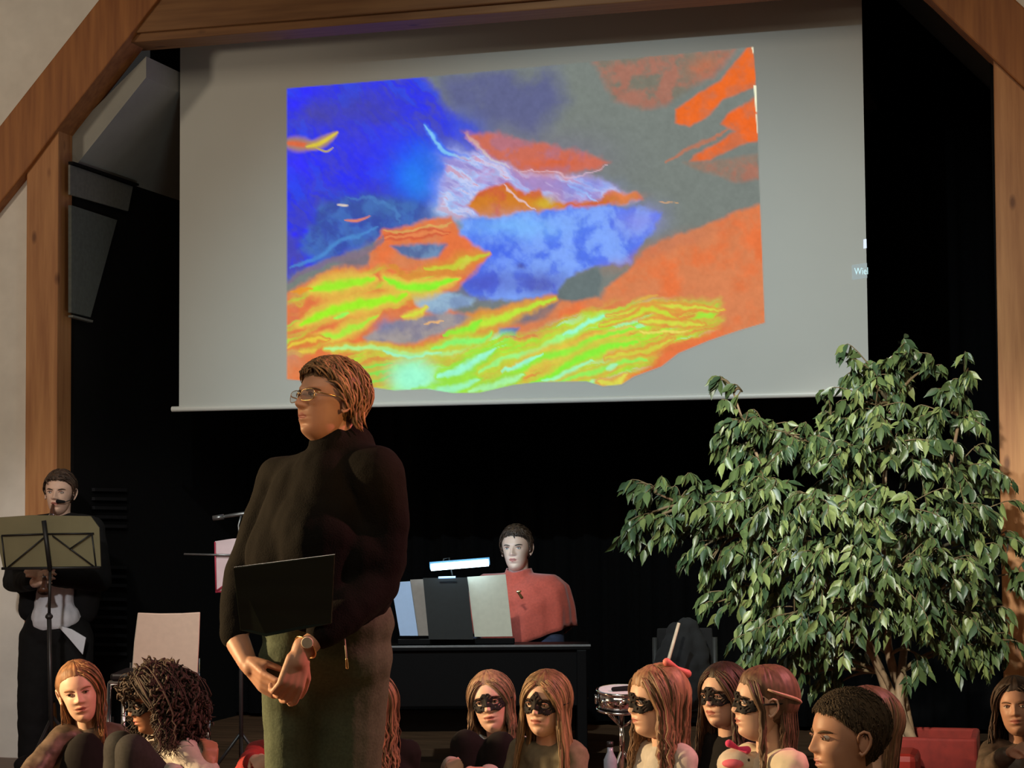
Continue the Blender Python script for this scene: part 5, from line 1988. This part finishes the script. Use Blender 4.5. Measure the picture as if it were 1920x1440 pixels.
for i in range(NR):
    for j in range(NC):
        a = i * NC + j
        b = i * NC + (j + 1) % NC
        fs.append((a, b, b + NC, a + NC))
gc = G().add(vs, fs)
cape = obj('cape', gc, m_redc, pr, True)
sd = cape.modifiers.new('t', 'SOLIDIFY')
sd.thickness = .006
bc = W(974, 1114, D - .26)
br = G()
br.cap(bc + RT * -.008 + UP * .012, bc + RT * .012 - UP * .018, .006, .008, 10)
br.cap(bc + RT * -.010 + UP * .012, bc + RT * .004 + UP * .014, .007, .006, 10)
obj('brooch', br, m_gold, cape, True)
# piano bench
be = empty('piano_bench', (hip.x, hip.y, 0), 'black padded bench under the pianist behind the piano', 'bench')
obj('seat', G().box((-.3, -.17, .36), (.3, .17, .43), Matrix.Translation(Vector((hip.x, hip.y, 0))) @ B.to_4x4()), m_seat, be, bevel=.01)
for a in (-.26, .26):
    for b in (-.13, .13):
        obj('leg', G().box((a - .02, b - .02, 0), (a + .02, b + .02, .36), Matrix.Translation(Vector((hip.x, hip.y, 0))) @ B.to_4x4()), m_blackm, be)

# ---------------------------------------------------------------- snare drum right of the piano
D = 8.3
sd_ = empty('snare_drum', W(1160, 1480, D), 'chrome snare drum on a stand right of the piano', 'drum')
sd_.location.z = 0
dc = W(1165, 1306, D)
tilt = Matrix.Rotation(R(7), 3, RT)
obj('shell', G().lathe([(.098, -.05), (.098, .028)], dc, tilt, 32), m_chrome, sd_, True)
obj('drum_head', G().lathe([(.001, .028), (.095, .028), (.095, .032), (.001, .034)], dc, tilt, 32), mat('white_drum_skin', (.8, .8, .8), .5), sd_)
for z_ in (-.052, .026):
    hoop = [dc + tilt @ Vector((.102 * math.cos(a * math.pi / 16), .102 * math.sin(a * math.pi / 16), z_)) for a in range(33)]
    obj('hoop', G().tube(hoop, .006, 8), m_chrome, sd_, True)
for a in range(8):
    an = a * math.pi / 4 + .2
    q = dc + tilt @ Vector((.106 * math.cos(an), .106 * math.sin(an), -.012))
    obj('lug', G().tube([q - Z * .02, q + Z * .02], .006, 8), m_chrome, sd_, True)
obj('damper', G().cap(dc + tilt @ Vector((-.02, -.06, .043)), dc + tilt @ Vector((.05, -.02, .043)), .009, .012, 8), m_blackc, sd_, True)
ft = Vector((dc.x, dc.y, .25))
obj('pole', G().tube([dc - Z * .06, ft], .012, 10), m_chrome, sd_, True)
for a in range(3):
    an = a * 2.094 + .2
    obj('cradle_arm', G().tube([dc - Z * .13, dc - Z * .065 + Vector((.1 * math.cos(an), .1 * math.sin(an), 0))], .006, 8), m_chrome, sd_, True)
    obj('leg', G().tube([ft + Z * .1, Vector((ft.x + .24 * math.cos(an), ft.y + .24 * math.sin(an), .012))], .008, 8), m_chrome, sd_, True)

# bottle on the floor beside the drum stand
bo = empty('bottle', W(1140, 1440, 7.7), 'small pale blue plastic bottle beside the drum stand legs', 'bottle')
bz = W(1144, 1400, 7.7)
bh = bz.z + 0.0
obj('body', G().lathe([(.022, 0), (.026, .012), (.026, .13), (.012, .16), (.011, .18)], Vector((bz.x, bz.y, bh - .18)), None, 18), mat('pale_blue_plastic', (.35, .42, .5), .2), bo, True)
obj('lid', G().lathe([(.013, 0), (.013, .02)], Vector((bz.x, bz.y, bh)), None, 14), m_blackm, bo, True)
bo.location.z = bh - .18
for c_ in bo.children:
    c_.location.z = 0
    c_.data.transform(Matrix.Translation((0, 0, W(1140, 1440, 7.7).z - (bh - .18))))
if bh - .18 > .02:
    sb = G().box((-.16, -.16, 0), (.16, .16, bh - .182), Matrix.Translation(Vector((bz.x, bz.y, 0))))
    tag(obj('wooden_box', sb, mat('brown_wood', (.14, .07, .04), .6, var=.2, scale=8), bevel=.006), 'low brown wooden box under the pale blue bottle', 'box')

# ---------------------------------------------------------------- chair with a dark jacket over it, pale stick
D = 8.6
jc = empty('chair', W(1280, 1480, D), 'dark chair whose back is covered by a black jacket, behind the girl in profile', 'chair')
jc.location.z = 0
c0 = W(1285, 1262, D)
zz = .45
for s_ in (-1, 1):
    b0 = Vector((c0.x, c0.y, 0)) + R0 * .13 * s_
    obj('leg', G().tube([b0, b0 + Z * .80], .012, 10), m_blackm, jc, True)
    b1 = b0 + F0 * .38
    obj('leg', G().tube([b1, b1 + Z * .45], .012, 10), m_blackm, jc, True)
b0 = Vector((c0.x, c0.y, zz))
obj('seat', G().prism([b0 - R0 * .16, b0 + R0 * .16, b0 + R0 * .16 + F0 * .4, b0 - R0 * .16 + F0 * .4], Z * .03), m_blackc, jc, bevel=.006)
b0 = Vector((c0.x, c0.y, .62))
obj('backrest', G().prism([b0 - R0 * .13, b0 + R0 * .13, b0 + R0 * .12 + Z * .22, b0 - R0 * .12 + Z * .22], F0 * .015), m_blackc, jc, bevel=.006)
jg = G()
for (pts_, rr_) in (([(1266, 1176), (1254, 1230), (1240, 1290)], [.03, .055, .06]), ([(1284, 1172), (1290, 1240), (1292, 1300)], [.035, .06, .07]),
                    ([(1298, 1172), (1310, 1230), (1318, 1290)], [.025, .045, .05])):
    jg.chain([W(a, b, D - .03) for a, b in pts_], rr_)
jo = obj('jacket', remeshed(jg, .010, 4, .03, .06), mat('dark_wool', (.005, .0055, .007), .95, var=.3, scale=30), None, True)
tag(jo, 'black jacket draped over a chair back behind the girls in profile', 'jacket')
stk = obj('stick', G().tube([W(1243, 1300, D - .25), W(1251, 1246, D - .25), W(1273, 1168, D - .22)], [.008, .008, .007], 10), mat('pale_wood', (.62, .52, .38), .5), None, True)
tag(stk, 'slim pale wooden stick leaning upright against the black jacket', 'stick')

# ---------------------------------------------------------------- red planter
D = 8.6
m_redp = mat('red_felt', (.26, .022, .015), .8, var=.15, scale=30)
pl = empty('planter', W(1730, 1500, D), 'red square planter at the foot of the big weeping fig', 'planter')
pl.location.z = 0
ctr = W(1742, 1385, D + .2)
zt = W(1742, 1383, D).z
pl.location = (ctr.x, ctr.y, 0)
u_ = (R0 * .95 - F0 * .25).normalized()
v_ = Z.cross(u_)
if v_.dot(F0) < 0:
    v_ = -v_
hw_ = .215
M_ = Matrix((u_, v_, Z)).transposed().to_4x4()
M_.translation = Vector((ctr.x, ctr.y, 0))
for (a0, a1, b0, b1) in ((-hw_, hw_, -hw_, -hw_ + .03), (-hw_, hw_, hw_ - .03, hw_), (-hw_, -hw_ + .03, -hw_ + .03, hw_ - .03), (hw_ - .03, hw_, -hw_ + .03, hw_ - .03)):
    obj('side', G().box((a0, b0, 0.0), (a1, b1, zt), M_), m_redp, pl, bevel=.012)
obj('soil', G().box((-hw_ + .025, -hw_ + .025, .1), (hw_ - .025, hw_ - .025, zt - .05), M_), mat('soil', (.03, .018, .012), .95), pl)
pz2 = G().box((-.30, -.22, 0.0), (-.02, .06, zt - .03), Matrix.Translation(Vector((ctr.x, ctr.y, 0)) - v_ * .36) @ Matrix((u_, v_, Z)).transposed().to_4x4())
tag(obj('pouf', pz2, mat('red_leather', (.30, .018, .012), .5, var=.1, scale=20), bevel=.03), 'low red cube seat in front of the red planter', 'seat')

# ---------------------------------------------------------------- weeping fig
DT = 8.6
tree = empty('weeping_fig', (ctr.x, ctr.y, zt - .05), 'big bushy weeping fig with drooping glossy leaves in the red planter', 'tree')
m_bark = mat('fig_bark', (.30, .20, .12), .75, var=.3, scale=22, bump=.2)
m_twig = mat('fig_twig', (.17, .12, .06), .7)
m_leaf = mat('fig_leaf', (.085, .13, .045), .38, var=.35, scale=7, spec=.6)
m_leaf2 = mat('fig_leaf_light', (.20, .25, .085), .38, var=.3, scale=7, spec=.6)
m_leaf3 = mat('fig_leaf_dark', (.045, .085, .038), .40, var=.3, scale=7, spec=.6)
rn = random.Random(77)
tb = Vector((ctr.x, ctr.y, zt - .05))


def T(px, py, dd=0.0):
    return W(px, py, DT + .2 + dd)


stems = [[(1703, 1392, 0), (1672, 1320, .02), (1652, 1262, 0), (1630, 1210, -.04), (1600, 1130, -.08), (1560, 1020, -.12)],
         [(1708, 1392, .03), (1690, 1300, .05), (1668, 1230, .0), (1660, 1140, -.05), (1655, 1010, -.05), (1660, 880, 0), (1670, 760, 0)],
         [(1703, 1388, 0), (1660, 1270, -.03), (1560, 1120, -.1), (1470, 960, -.08), (1405, 820, -.04), (1375, 735, .0)],
         [(1703, 1390, 0), (1650, 1255, .02), (1540, 1100, .0), (1400, 1000, -.03), (1290, 950, .0), (1230, 925, 0)],
         [(1712, 1392, -.03), (1688, 1330, -.04), (1690, 1260, .0), (1705, 1160, .1), (1735, 1040, .12), (1775, 900, .1), (1800, 780, .05)]]
for i, s_ in enumerate(stems):
    pts = [T(*p) for p in s_]
    n_ = len(pts)
    rr = [.032 * (1 - .75 * k / (n_ - 1)) * (1.0, .85, .5, .5, .8)[i] for k in range(n_)]
    sm = []
    sr = []
    for k in range(n_ - 1):
        p0, p1, p2, p3 = pts[max(0, k - 1)], pts[k], pts[k + 1], pts[min(n_ - 1, k + 2)]
        for t in (0, .25, .5, .75):
            sm.append(.5 * (2 * p1 + (p2 - p0) * t + (2 * p0 - 5 * p1 + 4 * p2 - p3) * t * t + (3 * p1 - p0 - 3 * p2 + p3) * t ** 3))
            sr.append(rr[k] * (1 - t) + rr[k + 1] * t)
    sm.append(pts[-1])
    sr.append(rr[-1])
    obj('trunk', G().tube(sm, sr, 10), m_bark, tree, True)
allstem = [T(*p) for s_ in stems for p in s_[2:]]
# leaf clusters: where the crown's boughs end (photo position, spread in px, depth shift)
CLU = [(1352, 712, 22, 0, 10), (1392, 735, 22, 0, 5), (1395, 792, 46, -.1, 70), (1365, 830, 34, 0, 45), (1440, 800, 42, .1, 55), (1470, 835, 55, -.1, 90), (1420, 880, 60, -.15, 100),
       (1225, 915, 34, 0, 45), (1268, 935, 40, .05, 65), (1205, 975, 34, 0, 50), (1180, 1012, 24, 0, 24), (1255, 985, 44, -.1, 70), (1320, 930, 48, -.1, 80), (1335, 985, 50, .05, 80),
       (1300, 1040, 28, 0, 26), (1330, 1050, 36, .05, 36), (1385, 950, 60, -.2, 110), (1450, 940, 66, -.25, 120), (1395, 1030, 50, -.1, 80), (1460, 1040, 62, -.25, 110),
       (1342, 1130, 30, 0, 24), (1385, 1115, 36, 0, 44), (1430, 1110, 50, -.05, 80), (1430, 1185, 50, -.1, 80), (1490, 1160, 60, -.2, 100), (1540, 1190, 56, -.15, 90), (1500, 1235, 40, 0, 60),
       (1550, 1240, 40, .1, 50), (1420, 1225, 30, 0, 36), (1598, 690, 30, 0, 24), (1640, 700, 44, -.05, 70), (1690, 665, 36, 0, 50), (1690, 720, 44, .05, 66), (1740, 690, 22, 0, 14), (1640, 770, 60, -.1, 110),
       (1560, 790, 56, -.05, 90), (1520, 830, 56, -.15, 90), (1600, 850, 66, -.3, 120), (1680, 830, 60, -.2, 100), (1740, 780, 48, .05, 70), (1815, 690, 34, 0, 40), (1790, 735, 40, 0, 60),
       (1810, 790, 36, .05, 44), (1740, 860, 60, -.15, 100), (1800, 880, 50, -.05, 70), (1855, 880, 36, .05, 36), (1540, 940, 66, -.35, 120), (1620, 950, 66, -.4, 130), (1700, 950, 66, -.35, 120),
       (1780, 960, 60, -.2, 100), (1845, 960, 50, 0, 70), (1530, 1050, 66, -.35, 120), (1610, 1050, 66, -.42, 120), (1690, 1060, 64, -.4, 110), (1765, 1060, 60, -.25, 100), (1835, 1050, 56, -.1, 90),
       (1890, 1010, 36, .05, 44), (1905, 1075, 30, 0, 36), (1600, 1140, 56, -.3, 90), (1680, 1130, 50, -.3, 70), (1740, 1140, 56, -.25, 80), (1800, 1150, 50, -.15, 80), (1860, 1140, 46, 0, 66),
       (1790, 1215, 40, -.1, 50), (1840, 1215, 36, 0, 40), (1895, 1200, 30, 0, 30), (1700, 1275, 18, -.12, 9), (1715, 1225, 30, -.2, 14), (1610, 1215, 44, .15, 50), (1460, 1280, 30, .1, 22), (1560, 1290, 34, .15, 26),
       (1600, 900, 90, .35, 90), (1700, 1000, 90, .35, 90), (1500, 1000, 90, .3, 80), (1600, 1100, 90, .35, 80), (1780, 1100, 80, .35, 70)]
PXM = (DT + .2) / FPX


def leaf_pts(base, dirv, up, L, wd, fold):
    """ovate leaf with a drawn-out drip tip, folded on the midrib; returns verts, faces"""
    dirv = dirv.normalized()
    up = (up - dirv * up.dot(dirv)).normalized()
    sd = dirv.cross(up)
    mid, le, ri = [], [], []
    prof = ((0, 0), (.14, .62), (.36, 1.0), (.6, .78), (.8, .3), (1.0, 0))
    for t, w in prof:
        c = base + dirv * (t * L) - up * (.12 * L * t * t)
        mid.append(c)
        le.append(c + sd * (w * wd * .5) + up * (fold * w * wd * .5))
        ri.append(c - sd * (w * wd * .5) + up * (fold * w * wd * .5))
    vs = [mid[0]] + [p for i in range(1, 5) for p in (le[i], mid[i], ri[i])] + [mid[5]]
    fs = [(0, 2, 1), (0, 3, 2)]
    for i in range(3):
        a = 1 + i * 3
        fs += [(a, a + 1, a + 4, a + 3), (a + 1, a + 2, a + 5, a + 4)]
    fs += [(10, 11, 13), (11, 12, 13)]
    return vs, fs


# prototype leaf meshes at the origin, along -Z
PROTO = []
for mi_, ml in enumerate((m_leaf, m_leaf2, m_leaf3)):
    for v_i in range(2):
        vs, fs = leaf_pts(Vector((0, 0, 0)), Vector((0, 0, -1)), Vector((0, 1, 0)), 1.0, .36 + .08 * v_i, .25 + .3 * v_i)
        me = bpy.data.meshes.new('leaf')
        me.from_pydata([tuple(p) for p in vs], [], fs)
        me.materials.append(ml)
        me.shade_smooth()
        PROTO.append(me)
leaves = []
tw = G()
for (px, py, sp, dd, n_) in CLU:
    cpos = T(px, py, dd)
    rad = sp * PXM
    st_ = min(allstem, key=lambda q: (q - cpos).length + max(0, q.z - cpos.z) * 1.5)
    midp = st_.lerp(cpos, .5) + Z * (.10 * (cpos - st_).length + .03)
    path = []
    for i in range(9):
        t = i / 8
        path.append(st_ * (1 - t) ** 2 + midp * (2 * t * (1 - t)) + cpos * t * t)
    tw.tube(path, [.009 * (1 - .7 * i / 8) + .001 for i in range(9)], 6)
    outd = (cpos - (tb + Z * 1.0))
    outd = Vector((outd.x, outd.y, outd.z * .5)).normalized()
    n_ = int(n_ * 1.45)
    nt_ = max(2, n_ // 9)
    for k in range(nt_):
        s0 = path[rn.randint(5, 8)]
        tgt = cpos + Vector((rn.gauss(0, .55), rn.gauss(0, .55), rn.gauss(0, .5))) * rad
        tdir = (tgt - s0)
        tl = max(tdir.length, .06)
        tip = tgt + outd * rad * .35 - Z * .3 * rad
        pth = []
        for i in range(6):
            t = i / 5
            pth.append(s0 * (1 - t) ** 2 + (tgt + Z * .03) * (2 * t * (1 - t)) + tip * t * t)
        tw.tube(pth, [.0035, .003, .0026, .002, .0016, .001], 4)
        ln = max(3, round(n_ / nt_))
        for j in range(ln):
            t = .25 + .75 * (j + rn.random()) / ln
            i = min(4, int(t * 5))
            p = pth[i].lerp(pth[i + 1], t * 5 - i)
            along = (pth[i + 1] - pth[i]).normalized()
            sidev = along.cross(Z)
            sidev = sidev.normalized() if sidev.length > .01 else R0
            dv = (along * .45 + sidev * rn.choice((-1, 1)) * rn.uniform(.2, .8) + Z * rn.uniform(-1.35, -.35) + Vector((rn.gauss(0, .25), rn.gauss(0, .25), rn.gauss(0, .15))))
            up = (-F0 * rn.uniform(.1, 1.0) + Z * rn.uniform(0, .9) + R0 * rn.gauss(0, .6))
            L = rn.uniform(.056, .090)
            shade = rn.random()
            leaves.append((p, dv.normalized(), up.normalized(), L, shade))
twg = obj('twigs', tw, m_twig, tree, True)
twg['kind'] = 'stuff'
# nearest ones as single leaves, the rest of the foliage joined
leaves.sort(key=lambda l: (l[0] - CAM).dot(FW) - .02 * l[3])
for k, (p, dv, up, L, shade) in enumerate(leaves[:300]):
    z_ = -dv
    y_ = (up - dv * up.dot(dv)).normalized()
    x_ = y_.cross(z_)
    o = bpy.data.objects.new('leaf', PROTO[(0 if shade < .5 else 2 if shade < .8 else 4) + (k % 2)])
    COL.objects.link(o)
    o.parent = tree
    M = Matrix((x_ * L, y_ * L, z_ * L)).transposed().to_4x4()
    M.translation = p - tree.location
    o.matrix_basis = M
fg = G()
for (p, dv, up, L, shade) in leaves[300:]:
    vs, fs = leaf_pts(p, dv, up, L, L * rn.uniform(.34, .46), rn.uniform(.2, .6))
    fg.add(vs, fs, 0 if shade < .5 else 1 if shade < .72 else 2)
me = mesh_from(fg, 'foliage', tree.location)
o = bpy.data.objects.new('foliage', me)
COL.objects.link(o)
for ml in (m_leaf, m_leaf2, m_leaf3):
    me.materials.append(ml)
me.shade_smooth()
o.parent = tree
o['kind'] = 'stuff'
o['label'] = 'dense inner foliage of small glossy leaves'
